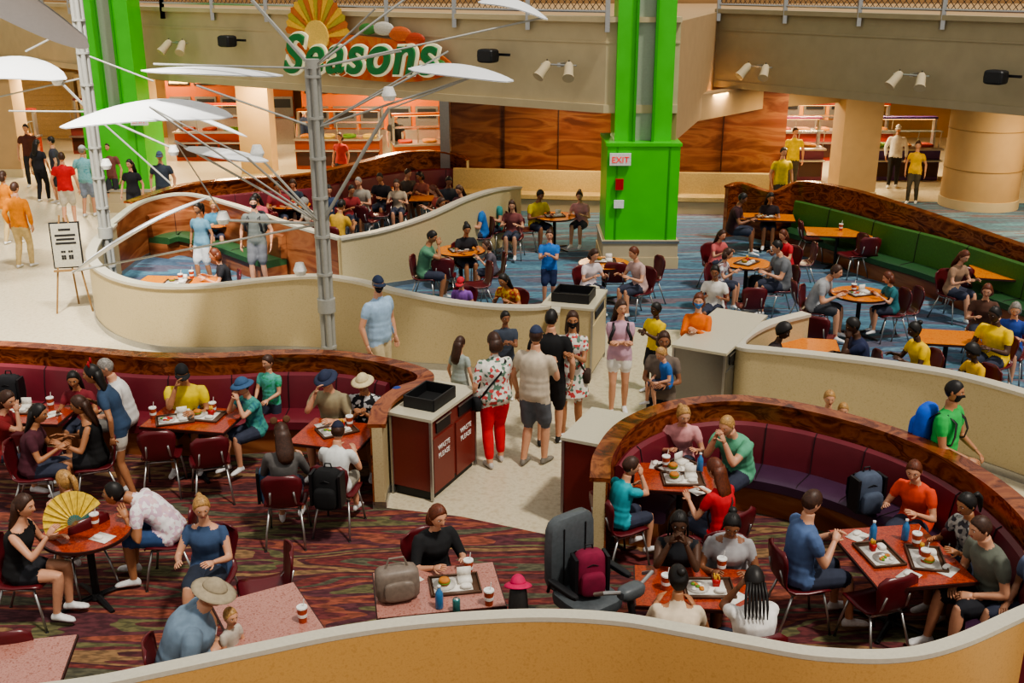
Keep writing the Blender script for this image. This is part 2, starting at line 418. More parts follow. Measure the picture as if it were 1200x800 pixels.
    if pack:
        pm=fab(pack); sm,syv=sp(.28); MM=Matrix.Translation(sm-syv*.22*k)@Matrix.Rotation(-L,4,'X')
        W.sq((0,0,0),(.15*k,.085*k,.22*k),pm,.55,MM); W.sq((0,-.09*k,-.06*k),(.115*k,.045*k,.12*k),pm,.5,MM)
        W.tube([(-.125*k,-.06*k,.09*k),(0,-.088*k,.15*k),(.125*k,-.06*k,.09*k)],.005,M_black,5,M=MM)
        for sg in(-1,1):
            pts=[]
            for d_,yy in((.40,-.14),(.475,-.07),(.485,.03),(.42,.125),(.30,.15),(.2,.13),(.15,.0),(.14,-.13)):
                c0,y0=sp(d_); pts.append(c0+X*(sg*(.10 if d_>.3 else .15)*k*fat)+y0*yy*k*fat)
            W.tube(pts,[(.024*k,.007*k)]*len(pts),M_black,6,side=(1,0,0))
    if bag:
        bm_=fab(bag); pts=[]
        for xx,d_,yy in((-.17,.02,.05),(-.1,.2,.135),(.02,.36,.15),(.10,.475,.07),(.10,.48,-.05),(.02,.36,-.14),(-.1,.2,-.13),(-.17,.02,-.05)):
            c0,y0=sp(d_); pts.append(c0+X*(xx*k*fat)+y0*yy*k*fat)
        W.tube(pts,[(.014*k,.005*k)]*len(pts),bm_,6)
        W.sq((-.2*k*fat,0,hipz-.06*k),(.05*k,.11*k,.09*k),bm_,.5)
    rz=math.radians(face-90); Rz=Matrix.Rotation(rz,3,'Z')
    off=Rz@hc
    g=G(u,v,hc.z); base=V((g.x-off.x,g.y-off.y,0))
    o=W.obj(name,False,base,rz); 
    o.data.polygons.foreach_set('use_smooth',[True]*len(o.data.polygons))
    if pose=='sit' and chair and seat>.4: seats.append((base,rz))
    return o,base,rz
def pp(u,v,face,**k):
    pose=k.get('pose','sit'); sx=k.get('sex','m'); h=k.setdefault('h',1.63 if sx=='f' else 1.76)
    nm=k.pop('name',None) or (('seated_' if pose=='sit' else 'standing_')+('child' if h<1.45 else ('woman' if sx=='f' else 'man')))
    if h<1.45 and 'seat' not in k and pose=='sit': k['seat']=.47
    return person(nm,u,v,face,**k)
FL=('fl','#e0dcd2','#d0ccc4','#c04a4a','#e0dcd2','#5f7a6a','#d8d4cc')
ST_=dict(pose='stand',arms='rest')
pp(28,592,0,sex='f',h=1.66,hair='br',hs='long',shirt='#141416',tank=True,pants='#23242a',leg=.5,arms='fan',lean=12,hpch=5)
pp(133,578,185,sex='m',skin='t',hair='bk',hs='short',shirt=('fl','#d9b9be','#e6e0e2','#cfb0c0','#e8e5e6'),pants='#35507a',leg=1.0,arms='table',lean=48,hpch=-5)
pp(236,594,268,sex='f',skin='l',hair='bl',hs='pony',shirt='#3b5070',tank=True,pants='#2a3140',arms='table',lean=8,fat=1.15,hy=25)
pp(250,694,10,sex='m',skin='l',hair='gy',hs='short',shirt='#6d8194',sleeve=.8,pants='#6f6a5c',arms='carry',lean=24,fat=1.3,hat='sun',hatc='#9c8f78',h=1.9,hpch=20)
pp(270,722,330,sex='m',h=.78,skin='l',hair='bl',hs='crew',shirt='#b9b0a4',arms='lap',seat=.62,chair=False,name='baby',hpch=0,lean=5,pants='#b7aea0',leg=.6)
pp(513,604,300,sex='f',skin='l',hair='rd',hs='bob',shirt='#1b1c1f',sleeve=1.0,arms='table',fat=1.15,lean=14)
pp(607,688,100,sex='f',h=1.25,hair='bk',hs='long',shirt='#1e1e22',hat='bucket',hatc='#c01c54',arms='lap')
pp(93,474,200,sex='f',hair='br',hs='long',shirt='#101012',tank=True,pants='#1d1d22',leg=.6,arms='table',lean=10,skin='t')
pp(108,438,190,sex='f',pose='stand',hair='bk',hs='long',shirt='#31455f',pants='#c9c2b6',leg=.55,arms='oneh',lean=18,skin='t',h=1.66,ears='#a01822')
pp(124,430,200,sex='m',hair='gy',hs='crew',shirt='#d4d2cf',arms='lap',chair=False,pants='#6c6a66',skin='l')
pp(213,437,275,sex='m',skin='t',hair='bk',shirt='#d6be26',pants='#3a3a40',arms='eat',chair=False,hat='cap',hatc='#141416',fat=1.12)
pp(284,452,230,sex='f',hair='br',hs='short',shirt=('tie','#2f6f7a','#4b9a8c','#274a6a'),arms='eat2',hat='bucket',hatc='#35567a',chair=False,h=1.5)
pp(314,424,250,sex='m',h=1.2,hair='br',shirt=('tie','#2f9a5a','#5ab0a8','#3aa060'),arms='lap',pose='stand')
pp(382,444,255,sex='m',hair='br',shirt='#9a8f72',sleeve=.6,arms='eat',hat='bucket',hatc='#27304a',chair=False)
pp(425,448,262,sex='m',hair='bk',shirt=('fl','#16161a','#c8c8c8','#22222a','#16161a'),arms='phone',hat='bucket',hatc='#c8b892',chair=False,h=1.65,skin='t')
pp(330,507,95,sex='f',hair='br',hs='long',shirt='#5d5a58',arms='table',ears='#5a3b22',h=1.66,lean=8,sleeve=1)
pp(396,505,80,sex='m',h=1.45,hair='br',shirt='#d4d6d3',arms='table',hat='cap',hatc='#1a2038',pants='#8a8578')
pp(45,484,10,sex='f',hair='bk',hs='long',shirt='#4f2430',arms='table',skin='t')
pp(8,468,0,sex='f',hair='br',hs='bob',shirt='#8c2a2c',arms='eat',chair=False)
pp(76,563,140,sex='f',hair='bl',hs='pony',shirt='#2f8a8a',arms='table',h=1.5)
pp(86,444,270,sex='f',hair='bk',hs='long',shirt='#7a2630',arms='table',chair=False,skin='t',h=1.5)
pp(466,462,200,sex='m',h=1.2,hair='bk',shirt='#27406a',arms='lap',hat='cap',hatc='#274080',chair=False)
# standing in the middle
pp(443,333,325,pose='stand',sex='m',h=1.84,hair='gy',shirt='#9ab6d2',pants='#b9a988',leg=2,arms='rest',hat='cap',hatc='#1d2c48',mask='#16181c',fat=1.15,hy=-30)
pp(628,393,60,pose='stand',sex='m',h=1.78,hair='br',shirt='#c2b4a0',pants='#5d6068',leg=.98,arms='oneh',hat='cap',hatc='#2b3550',fat=1.12,shoes='#7a756c',hy=20)
pp(579,400,110,pose='stand',sex='f',h=1.7,hair='br',hs='bob',shirt=FL,pants='#d2202c',leg=1.85,arms='oneh',fat=1.25,shoes='#b9b4b0',sleeve=.8,bag='#16161a')
pp(646,373,75,pose='stand',sex='m',h=1.8,hair='bk',shirt='#131316',pants='#202026',leg=1,arms='rest',fat=1.05,shoes='#202020')
pp(671,374,262,pose='stand',sex='f',h=1.72,hair='br',hs='long',shirt=FL,pants='#c9c4ba',leg=.5,arms='phone',mask='#16161a',dress=True,skin='t',bag='#3a2a22')
pp(728,360,268,pose='stand',sex='f',h=1.62,hair='br',hs='long',shirt='#c09aac',pants='#dcd8d0',leg=.55,arms='fold',skin='l',pack='#2a2a30')
pp(769,362,220,pose='stand',sex='m',h=1.32,hair='bk',shirt='#e4c41c',pants='#23242c',arms='phone',skin='d')
pp(819,352,250,pose='stand',sex='f',h=1.6,hair='rd',hs='bob',shirt='#d86a1e',pants='#33343a',arms='phone',mask='#3c78b8',sleeve=2)
pp(592,372,280,pose='stand',sex='m',h=1.3,hair='bk',shirt='#3c4452',pants='#2c3038',arms='phone',skin='m')
pp(539,402,60,pose='stand',sex='f',h=1.2,hair='br',hs='long',shirt='#9faaa4',pants='#9aa3b0',arms='rest')
pp(778,398,250,pose='stand',sex='f',h=1.66,hair='br',hs='bob',shirt='#6f6258',pants='#22242c',leg=.9,arms='carry',skin='m')
pp(775,414,200,sex='m',h=.95,seat=1.0,hair='bl',shirt='#2a62a8',arms='lap',chair=False,name='carried_child')
pp(1118,458,315,pose='stand',sex='m',h=1.8,hair='bk',hs='crew',shirt='#2fa850',pants='#9a9078',leg=.95,arms='lap',mask='#141416',skin='t',hy=15,pack='#1f58c8')
pp(644,275,265,pose='stand',sex='m',h=1.4,hair='br',shirt='#2f72c4',pants='#27345a',arms='phone')
# right booth near
pp(739,546,30,sex='m',h=1.4,hair='br',shirt='#2a9fac',arms='eat',hy=-20)
pp(801,486,265,sex='f',hair='bl',hs='pony',shirt='#d79a9c',arms='table',chair=False,lean=20)
pp(852,498,225,sex='m',hair='bl',hs='crew',shirt='#5fa684',arms='eat2',chair=False,lean=24,fat=1.1)
pp(838,549,130,sex='f',hair='rd',hs='long',shirt='#c01c26',arms='table',h=1.6,bag='#3a2620')
pp(796,612,260,sex='f',hair='bk',hs='braids',shirt='#1d2026',tank=True,skin='d',arms='eat2',h=1.68,fat=1.1)
pp(858,614,262,sex='f',hair='bk',hs='bun',shirt='#9c9a9c',tank=True,skin='m',arms='table',fat=1.25,h=1.68,lean=18)
R7=pp(795,678,85,sex='f',hair='bk',hs='bun',shirt='#d2c2aa',tank=True,skin='t',arms='table',fat=1.25,lean=7,h=1.66,chair=False)
seats.append((R7[1]+V((0,.10,0)),R7[2]))
R8=pp(884,680,100,sex='f',hair='bk',hs='braids',shirt='#e2e0dc',skin='m',arms='eat2',fat=1.2,lean=7,h=1.66,chair=False)
seats.append((R8[1]+V((0,.06,0)),R8[2]))
pp(951,588,10,sex='m',hair='br',shirt='#50668e',arms='phone',pants='#32384a',lean=6,h=1.8)
pp(1071,551,225,sex='f',hair='rd',hs='short',shirt='#d84a2c',arms='table',chair=False,lean=18,fat=1.05)
pp(1133,590,205,sex='f',hair='bk',hs='pony',shirt=('fl','#8a8a86','#3a3a40','#a8a8a2'),arms='table',chair=False,skin='t')
pp(1149,619,195,sex='m',hair='br',shirt='#666b60',arms='lap',chair=False,pants='#20222a',lean=18,h=1.8)
pp(1215,640,190,sex='m',hair='br',shirt='#6f7a9a',arms='lap',chair=False)
# mid tables
R=random.choice
pp(506,277,350,sex='m',shirt='#5a8a6e',skin='t',hair='bk',arms='eat')
pp(547,268,290,sex='f',shirt='#25262c',hair='bk',hs='bun',arms='table',skin='t')
pp(570,287,190,sex='f',h=1.25,shirt='#5a5560',hair='br',hs='bob',arms='table')
pp(590,328,240,sex='f',shirt=('fl','#c0782c','#d8b03c','#a8482c'),hair='bk',hs='long',arms='table',skin='t',h=1.6,lean=24)
pp(540,331,260,sex='m',h=1.2,shirt='#8a5ab0',hair='br',arms='lap',hat='cap',hatc='#c02c3a')
pp(633,228,300,sex='m',shirt='#c9b52c',hair='bk',skin='m',chair=False,arms='table')
pp(679,229,250,sex='f',shirt='#c08c8c',hair='br',hs='bun',chair=False,arms='table')
pp(696,298,300,sex='f',shirt='#d0c4c8',hair='br',hs='bob',arms='table',h=1.55)
pp(743,296,215,sex='f',shirt='#b89c98',hair='rd',hs='short',arms='table')
pp(846,275,300,sex='f',h=1.4,shirt='#c06060',hair='br',hs='long')
pp(853,297,330,sex='f',h=1.4,shirt=('fl','#b0b0b8','#8a6a6a','#d0d0d0'),hair='br',hs='bob')
pp(838,318,250,sex='f',shirt='#dcd8d2',hair='bk',hs='pony',skin='m',arms='table')
pp(911,289,190,sex='m',shirt='#6a6d72',hair='bk',fat=1.15)
pp(918,275,215,sex='f',shirt='#c02a34',hair='rd',hs='bob',h=1.5)
pp(870,232,340,sex='m',shirt='#3a1c22',hair='bk',skin='m',chair=False)
pp(903,231,260,sex='f',shirt='#2c2024',hair='bk',hs='long',chair=False,skin='t')
pp(980,318,330,sex='m',shirt='#9a9ca0',hair='br',lean=26,pants='#3a3c42')
pp(1041,325,190,sex='f',h=1.35,shirt='#2c6a72',hair='rd',hs='bob')
pp(1000,381,180,sex='m',shirt='#20284a',hair='bk',skin='d',arms='chin')
pp(1072,386,190,sex='f',shirt='#e4bc20',hair='bk',hs='bun',skin='d',arms='table',fat=1.1)
pp(1166,368,215,sex='m',shirt='#ecc41c',hair='bk',skin='d',fat=1.15)
pp(1190,362,240,sex='f',shirt='#2f4a9a',hair='gy',hs='bob')
pp(1130,300,300,sex='f',shirt='#9a7a62',hair='rd',hs='long')
pp(1157,340,250,sex='f',shirt='#5a3c30',hair='rd',hs='bob')
pp(1140,412,200,sex='f',h=1.4,shirt='#dcac20',hair='bk',hs='afro',skin='d')
pp(918,388,340,sex='f',shirt='#33282a',hair='bk',hs='afro',skin='d',h=1.55)
pp(972,466,270,sex='m',h=1.2,hair='bl',shirt='#b8b0a4',pose='stand',arms='rest')
pp(988,480,270,sex='m',h=1.05,hair='bl',shirt='#b8b0a4',pose='stand',arms='rest')
for (u,v,f,sx,c,hs,hr,sk) in [(412,222,300,'f','#8a2c30','short','bk','t'),(445,208,250,'m','#2c2a30','short','bk','t'),(478,203,300,'m','#5a5048','short','br','l'),
  (492,206,240,'f','#9a5a4c','bob','bk','t'),(508,222,200,'f','#a84a40','long','rd','l'),(526,212,280,'m','#40444c','short','bk','m'),(517,237,330,'f','#c08a6a','bob','br','t'),
  (556,236,200,'m','#2a6ab0','short','br','l'),(575,230,230,'m','#3a8a8a','short','bk','l'),(325,218,280,'m','#8a2c34','short','bk','t'),(343,215,260,'f','#2f3a4a','bob','br','l'),
  (357,237,220,'f','#c8c0b0','short','gy','l'),(420,213,260,'m','#9a9488','crew','gy','l'),(250,240,290,'f','#4a8aaa','short','bl','l'),(252,298,200,'f','#1e1e24','bob','rd','l'),(385,222,300,'m','#3a4a6a','short','bk','l'),
  (538,222,240,'f','#64404a','long','br','l'),(600,240,260,'f','#7a4444','long','br','l'),(465,215,270,'f','#b0a08a','long','br','l'),(400,240,60,'m','#c8a040','short','bk','t'),(300,232,260,'f','#b04a5a','long','bk','t')]:
    pp(u,v,f,sex=sx,shirt=c,hs=hs,hair=hr,skin=sk)
# far standers
pp(17,220,80,sex='m',shirt='#d8821e',pants='#c4ac7c',leg=2,hair='br',sleeve=1.8,**ST_)
pp(3,206,70,sex='f',shirt='#d8821e',pants='#c4ac7c',leg=2,hair='br',hs='bob',**ST_)
pp(72,184,95,sex='m',shirt='#c01c24',pants='#c0b8a8',hair='br',**ST_)
pp(96,176,85,sex='m',shirt=('tie','#4a9aa8','#8ac0c8','#5aa8b0'),pants='#8a98b0',hair='gy',hat='cap',hatc='#c0c4c8',**ST_)
pp(43,168,80,sex='f',shirt='#22222a',pants='#1d1d24',leg=2,hair='bk',hs='long',**ST_)
pp(60,165,200,sex='m',shirt='#3a3c48',pants='#33343a',hair='bk',**ST_)
pp(187,183,270,sex='m',shirt='#3c4654',pants='#3a3c44',leg=2,hair='br',hat='cap',hatc='#4a5a7a',**ST_)
pp(297,237,265,sex='m',shirt='#6d726e',pants='#6a6c72',hair='bk',mask='#222226',h=1.8,pack='#2a2a30',**ST_)
pp(232,244,250,sex='f',shirt='#6e9ab0',pants='#d0d0d0',hair='bk',hs='pony',skin='t',**ST_)
pp(152,192,270,sex='f',shirt='#1c1c22',pants='#22222a',hair='bk',hs='long',**ST_)
pp(127,172,255,sex='m',shirt='#7a4a44',pants='#33353c',hair='br',**ST_)
pp(356,130,260,sex='m',shirt='#2c3a5a',pants='#22242a',leg=2,hair='bk',mask='#ddddd8',**ST_)
pp(463,137,260,sex='m',shirt='#2a2a2c',pants='#8a7a50',leg=2,hair='bk',**ST_)
pp(398,160,250,sex='f',shirt='#b03a3a',pants='#33343a',hair='br',hs='bob',**ST_)
pp(918,178,280,sex='m',shirt='#d9c030',pants='#4a4438',leg=2,hair='bk',**ST_)
pp(932,154,270,sex='m',shirt='#d9c030',pants='#4a4438',leg=2,hair='br',**ST_)
pp(1053,151,250,sex='m',shirt='#e4e4e0',pants='#2a2a2c',leg=2,hair='bk',sleeve=2,hat='cap',hatc='#dededa',**ST_)
pp(1076,170,240,sex='f',shirt='#d9b030',pants='#4a4438',leg=2,hair='br',hs='bun',**ST_)
pp(30,150,280,sex='m',shirt='#5a3028',pants='#2a2a2c',leg=2,hair='bk',**ST_)
# ================= CHAIRS =================
cm=MB()
prof=[(.23,.425),(.21,.45),(.12,.452),(0,.440),(-.12,.446),(-.18,.47),(-.21,.53),(-.235,.63),(-.255,.74),(-.27,.82),(-.275,.87)]
wid=[.19,.215,.225,.225,.215,.19,.165,.19,.215,.205,.13]
nx=9;vs=[];fs=[]
for i,((y,z),w) in enumerate(zip(prof,wid)):
    for j in range(nx):
        t=-1+2*j/(nx-1); b=max(0,(i-5)/5)
        vs.append((t*w,y+.05*t*t*b,z+(.018*t*t if i<6 else 0)))
for i in range(len(prof)-1):
    for j in range(nx-1): fs.append([i*nx+j,i*nx+j+1,(i+1)*nx+j+1,(i+1)*nx+j])
cm.add(vs,fs,M_chair); o=cm.obj('tmpc',True); md=o.modifiers.new('s','SOLIDIFY'); md.thickness=.016; md.offset=-1
bpy.context.view_layer.update(); me2=bpy.data.meshes.new_from_object(o.evaluated_get(bpy.context.evaluated_depsgraph_get()))
cm2=MB(); cm2.add([tuple(q.co) for q in me2.vertices],[list(q.vertices) for q in me2.polygons],M_chair); bpy.data.objects.remove(o)
for sx in(-1,1):
    cm2.tube([(sx*.17,.17,.43),(sx*.2,.22,.2),(sx*.215,.25,.012)],.012,M_steel,8)
    cm2.tube([(sx*.16,-.12,.43),(sx*.19,-.2,.2),(sx*.205,-.27,.012)],.012,M_steel,8)
    cm2.tube([(sx*.17,.17,.425),(sx*.16,-.12,.425),(sx*.13,-.21,.55),(sx*.12,-.245,.68)],.011,M_steel,8)
    for y in(.25,-.27): cm2.cyl((sx*(.215 if y>0 else .205),y,0),.016,.02,M_black,8)
cm2.tube([(-.17,.17,.425),(.17,.17,.425)],.011,M_steel,8); cm2.tube([(-.16,-.12,.425),(.16,-.12,.425)],.011,M_steel,8)
CH=cm2.mesh('dining_chair')
for b,rz in seats: 
    inst(CH,'dining_chair',b-Matrix.Rotation(rz,3,'Z')@V((0,-.03,0)),rz)
for u,v,f in [(310,675,200),(188,520,100),(245,528,110),(18,752,100),(45,520,90),(1030,690,110),(1115,630,90),(950,272,0),(1015,290,90),(1060,355,185),(720,320,90),(760,318,200),
              (940,300,180),(945,345,0),(380,272,20),(520,315,90),(560,325,200),(1125,325,70),(960,385,60),(615,262,0),(310,262,150),(430,252,60),(880,350,90),(445,245,200),(1000,290,200)]:
    g=G(u,v,.6); inst(CH,'dining_chair',(g.x,g.y,0),math.radians(f-90))
# ================= TABLES =================
M_pink=patmat('rose_laminate',['#a06a60','#b68478','#925c50'],'noise',50,.12,dist=0)
M_redt=patmat('red_laminate',['#963420','#b04a2e','#822c20','#a4543a'],'noise',35,.18,dist=1)
M_ort=patmat('orange_laminate',['#d07020','#e0862c','#c7641a'],'noise',30,.25,dist=0)
def table(u,v,w,d,ang,m,rnd=False):
    b=MB(); e=mat('dark_edge','#3a1c18',.4)
    if rnd:
        b.cyl((0,0,.715),w/2,.03,e,36); b.cyl((0,0,.742),w/2-.012,.006,m,36)
    else:
        b.box((0,0,.728),(w,d,.03),e); b.box((0,0,.7455),(w-.02,d-.02,.006),m)
    b.cyl((0,0,.03),.035,.68,M_black,14); b.cyl((0,0,.70),.14,.014,M_black,14)
    b.cyl((0,0,.03),.07,.05,M_black,14,.04)
    L=min(w,d)*.42
    for q in range(4):
        a=q*math.pi/2+math.pi/4; b.tube([(0,0,.05),(math.cos(a)*L*.5,math.sin(a)*L*.5,.045),(math.cos(a)*L,math.sin(a)*L,.022)],[(.03,.025),(.028,.02),(.022,.014)],M_black,8)
        b.cyl((math.cos(a)*L*.95,math.sin(a)*L*.95,0),.02,.02,M_black,8)
    g=G(u,v,.745); return b.obj('round_dining_table' if rnd else 'dining_table',False,(g.x,g.y,0),math.radians(ang))
for t in [(102,622,.82,.82,0,M_redt,True),(314,724,.72,.86,29,M_pink),(513,690,1.08,.72,10,M_pink),(393,508,.85,.75,-15,M_redt),(228,490,1.05,.7,-10,M_redt),(30,484,1.1,.6,-5,M_redt),
          (798,560,.98,.65,-8,M_redt),(812,688,1.0,.66,-5,M_redt),(1055,650,.92,1.05,8,M_redt),(22,784,.7,.8,10,M_pink),
          (540,293,.95,.95,0,M_ort,True),(340,240,.95,.95,0,M_ort,True),(650,253,.95,.95,0,M_ort,True),(708,308,.95,.95,0,M_ort,True),(898,254,1.2,.7,-10,M_ort),(875,308,.9,.9,0,M_ort,True),
          (1008,344,.95,.95,0,M_ort,True),(982,272,1.3,.8,-10,M_ort),(1178,320,1.1,.9,-15,M_ort),(945,405,.9,.7,-10,M_ort),(208,331,1.4,.8,-5,M_ort),(255,262,.8,.8,0,M_ort,True),(1110,395,.9,.7,-10,M_ort),(460,222,1,.7,0,M_ort),(505,232,1,.7,0,M_ort)]:
    table(*t)
def tray_mesh(sd):
    r=random.Random(sd); b=MB(); T=mat('tray_brown','#5a4030',.5); wh=mat('paper','#e4dfd6',.8); bun=mat('bread','#b8742e',.7); gr=mat('lettuce','#5a8a2a',.7); fr=mat('fries','#d8a83a',.7); rd=mat('red_carton','#b01c1c',.5)
    b.box((0,0,.006),(.42,.30,.008),T)
    for sx in(-1,1): b.box((sx*.21,0,.014),(.012,.31,.022),T)
    for sy in(-1,1): b.box((0,sy*.15,.014),(.42,.012,.022),T)
    b.box((-.02,.01,.0115),(.33,.23,.003),wh)
    b.cyl((-.09,.0,.013),.085,.01,wh,18,.1)
    if sd%2==0:
        b.sq((-.09,0,.04),(.05,.05,.018),bun,1); b.cyl((-.09,0,.046),.054,.008,gr,12); b.sq((-.09,0,.062),(.05,.05,.026),bun,.9)
    else:
        for i in range(9): b.sq((-.09+r.uniform(-.05,.05),r.uniform(-.05,.05),.03),(.022,.018,.012),R([gr,bun,rd,wh]),.9,None,8,5)
    if sd<2:
        b.box((.07,.03,.045),(.07,.045,.07),rd,taper=.75)
        for i in range(12): b.box((.07+r.uniform(-.028,.028),.03+r.uniform(-.016,.016),.085+r.uniform(0,.02)),(.008,.008,.05),fr)
    else:
        b.box((.09,.03,.03),(.12,.10,.035),wh); b.box((.09,.085,.075),(.12,.01,.10),wh)
    b.sq((.09,-.07,.03),(.05,.035,.02),wh,.6)
    return b.mesh('food_tray')
TR=[tray_mesh(i) for i in range(4)]
cu=MB(); cw=mat('cup_paper','#a8482c',.5); cu.cyl((0,0,0),.032,.13,cw,16,.043); cu.cyl((0,0,.13),.046,.012,M_white,16,.044); cu.cyl((0,0,.05),.0385,.03,M_white,16,.0405); cu.tube([(0.01,0,.13),(.02,0,.21)],.004,M_white,6); CU=cu.mesh('drink_cup',False)
bo=MB(); bm=mat('bottle_blue','#3f76a8',.15); bo.loft([((0,0,z),(r,0,0),(0,r,0)) for z,r in[(0,.03),(.01,.034),(.12,.034),(.15,.03),(.175,.014),(.195,.013)]],bm,14); bo.cyl((0,0,.195),.015,.018,M_white,12); BO=bo.mesh('water_bottle')
ca=MB(); cc=mat('can_metal','#4a8a8a',.3,.4); ca.loft([((0,0,z),(r,0,0),(0,r,0)) for z,r in[(0,.026),(.008,.032),(.11,.032),(.122,.026)]],cc,14); ca.cyl((0,0,.122),.024,.002,M_steel,12); CA=ca.mesh('drink_can')
for i,(u,v,a) in enumerate([(533,686,10),(395,505,30),(240,488,-10),(205,492,20),(800,562,0),(830,690,0),(1085,655,80),(20,480,0),(795,548,40),(540,293,20),(340,240,0),(650,253,10),(708,306,0),(898,254,0),(875,308,50),(1008,344,20),(208,331,0),(1030,650,100),(835,684,50)]):
    if i==18: continue
    g=G(u,v,.75); inst(TR[(i*3+2)%4],'food_tray',(g.x,g.y,.75),math.radians(a))
for u,v,me,n in [(549,672,CU,'drink_cup'),(573,708,CU,'drink_cup'),(355,728,CU,'drink_cup'),(515,712,BO,'water_bottle'),(535,716,CA,'drink_can'),(212,330,CU,'drink_cup'),(225,326,CU,'drink_cup'),(1060,632,BO,'water_bottle'),(1073,640,CU,'drink_cup'),(1022,634,BO,'water_bottle'),(1083,660,CU,'drink_cup'),
    (250,484,CU,'drink_cup'),(232,478,BO,'water_bottle'),(180,490,CU,'drink_cup'),(410,500,CU,'drink_cup'),(780,548,CU,'drink_cup'),(545,290,CU,'drink_cup'),(820,552,BO,'water_bottle'),(780,690,CU,'drink_cup'),(112,617,CU,'drink_cup'),(845,670,CU,'drink_cup'),(1000,342,CU,'drink_cup'),(985,270,CU,'drink_cup'),(60,478,CU,'drink_cup')]:
    g=G(u,v,.75); inst(me,n,(g.x,g.y,.75))
nb=MB(); nb.box((0,0,.002),(.2,.15,.003),mat('paper','#e4dfd6',.8)); nb.sq((.03,.02,.015),(.05,.03,.015),mat('paper','#e4dfd6',.8),.7); NB=nb.mesh('napkin')
for u,v in [(1005,628),(1110,668),(770,545),(820,575),(860,700),(60,486),(120,630),(380,498),(215,482),(1065,675),(480,680)]:
    g=G(u,v,.75); inst(NB,'napkin',(g.x,g.y,.75),random.random()*3)
fb=MB(); fc=mat('fan_yellow','#f0c84a',.7,var=.25,scale=25); fd=mat('fan_wood','#8a6a3a',.6); N=22
vs=[];fs=[]
for i in range(N+1):
    a=math.radians(5+170*i/N); z=.008*(i%2)
    vs+= [(math.cos(a)*.07,z,math.sin(a)*.07),(math.cos(a)*.29,z,math.sin(a)*.29)]
for i in range(N): fs.append([2*i,2*i+1,2*i+3,2*i+2])
fb.add(vs,fs,fc)
for i in range(0,N+1,2):
    a=math.radians(5+170*i/N); fb.tube([(0,0,-.02),(math.cos(a)*.29,-.004,math.sin(a)*.29)],.0025,fd,5)
g=G(88,612,1.02); fo=fb.obj('hand_fan',False,g,math.radians(10)); fo.rotation_euler[0]=math.radians(-15); fo.rotation_euler[1]=math.radians(-30)
# ================= FLOORS =================
def slab(name,pts,z,m):
    b=MB(); n=len(pts); b.add([(p[0],p[1],z) for p in pts]+[(p[0],p[1],z-.02) for p in pts],[list(range(n))]+[[i,(i+1)%n,(i+1)%n+n,i+n] for i in range(n)],m); return b.obj(name)
b=MB(); b.box((0,18,-.1),(60,50,.2),M_terr); b.obj('floor')
pA=crom([G(132,262,1.1),G(112,283,1.1),G(108,303,1.1),G(132,322,1.1),G(180,333,1.1),G(245,333,1.12),G(310,326,1.2),G(370,322,1.28),G(420,328,1.28),G(470,341,1.2),G(530,352,1.1),G(590,358,1.1),G(640,357,1.1),G(662,345,1.1)])
pC=crom([G(-120,398,1.15),G(0,402,1.15),G(90,408,1.15),G(170,415,1.15),G(250,416,1.15),G(330,412,1.15),G(400,414,1.15),G(455,423,1.15),G(494,435,1.15),G(496,446,1.12),G(470,456,1.1),G(448,474,1.08),G(441,497,1.05)])
pD=crom([G(703,560,1.1),G(708,530,1.12),G(735,496,1.15),G(790,473,1.15),G(860,466,1.15),G(930,474,1.15),G(1000,490,1.15),G(1070,513,1.15),G(1135,545,1.15),G(1195,590,1.15),G(1240,650,1.15),G(1240,720,1.15)])
pE=crom([G(0,812,1.1),G(110,797,1.1),G(200,779,1.1),G(300,758,1.1),G(400,738,1.1),G(500,725,1.1),G(620,718,1.1),G(720,722,1.1),G(800,735,1.1),G(880,750,1.1),G(960,763,1.1),G(1050,765,1.1),G(1120,750,1.1),G(1200,715,1.1),G(1260,690,1.1)])
pF=crom([G(945,366,1.1),G(900,378,1.1),G(872,393,1.1),G(868,404,1.1),G(900,408,1.1),G(960,414,1.1),G(1040,424,1.1),G(1120,437,1.1),G(1200,458,1.1),G(1300,490,1.1)])
xy=lambda p:(p.x,p.y)
carp=[(-14,3)]+[(-14,pC[0].y)]+[xy(p) for p in pC]+[xy(G(455,596)),xy(G(540,606)),xy(G(640,627)),xy(G(700,640))]+[xy(p) for p in pD]+[(9,3)]
slab('carpet_dining_red',carp,.012,M_red)
blue=[xy(p) for p in pA]+[xy(G(700,378)),xy(G(760,385)),xy(G(840,388))]+[xy(p) for p in pF[4:]]+[(16,10),(17,27.5),(-3,29),(-9,26)]
slab('carpet_dining_blue',blue,.010,M_blue)
# ================= PARTITIONS =================
def part(name,path,face,cap,capw=.09,inner=None):
    b=MB(); b.sweep(path,[(-.06,0),(-.06,-.04,1),(.06,-.04,1),(.06,0)],face)
    b.sweep(path,[(-capw,-.045,1),(-capw,0,1),(capw,0,1),(capw,-.045,1)],cap)
    if inner: b.sweep(path,[(.055,.05),(.055,-.05,1),(.075,-.05,1),(.075,.05)],inner)
    b.sweep(path,[(-.075,0),(-.075,.1),(.08,.1),(.08,0)],M_steel)
    return b.obj(name,True)
M_cap=mat('pale_metal_cap','#ccc6b4',.35,.2,var=.05)
part('partition_wall',pA,M_cream,M_cap)
part('partition_wall',pC,M_cream,M_wood,.10,M_wood)
part('partition_wall',pD,M_cream,M_wood,.10,M_wood)
part('partition_wall',pE,M_cream_lit,M_cap,.06)
part('partition_wall',pF,M_cream,M_cap,.09)
pB=crom([G(128,262,1.1),G(165,236,1.2),G(215,226,1.25),G(270,238,1.2),G(330,258,1.15),G(398,278,1.1)])
part('partition_wall',pB,M_cream,M_cap,.08,M_wall)
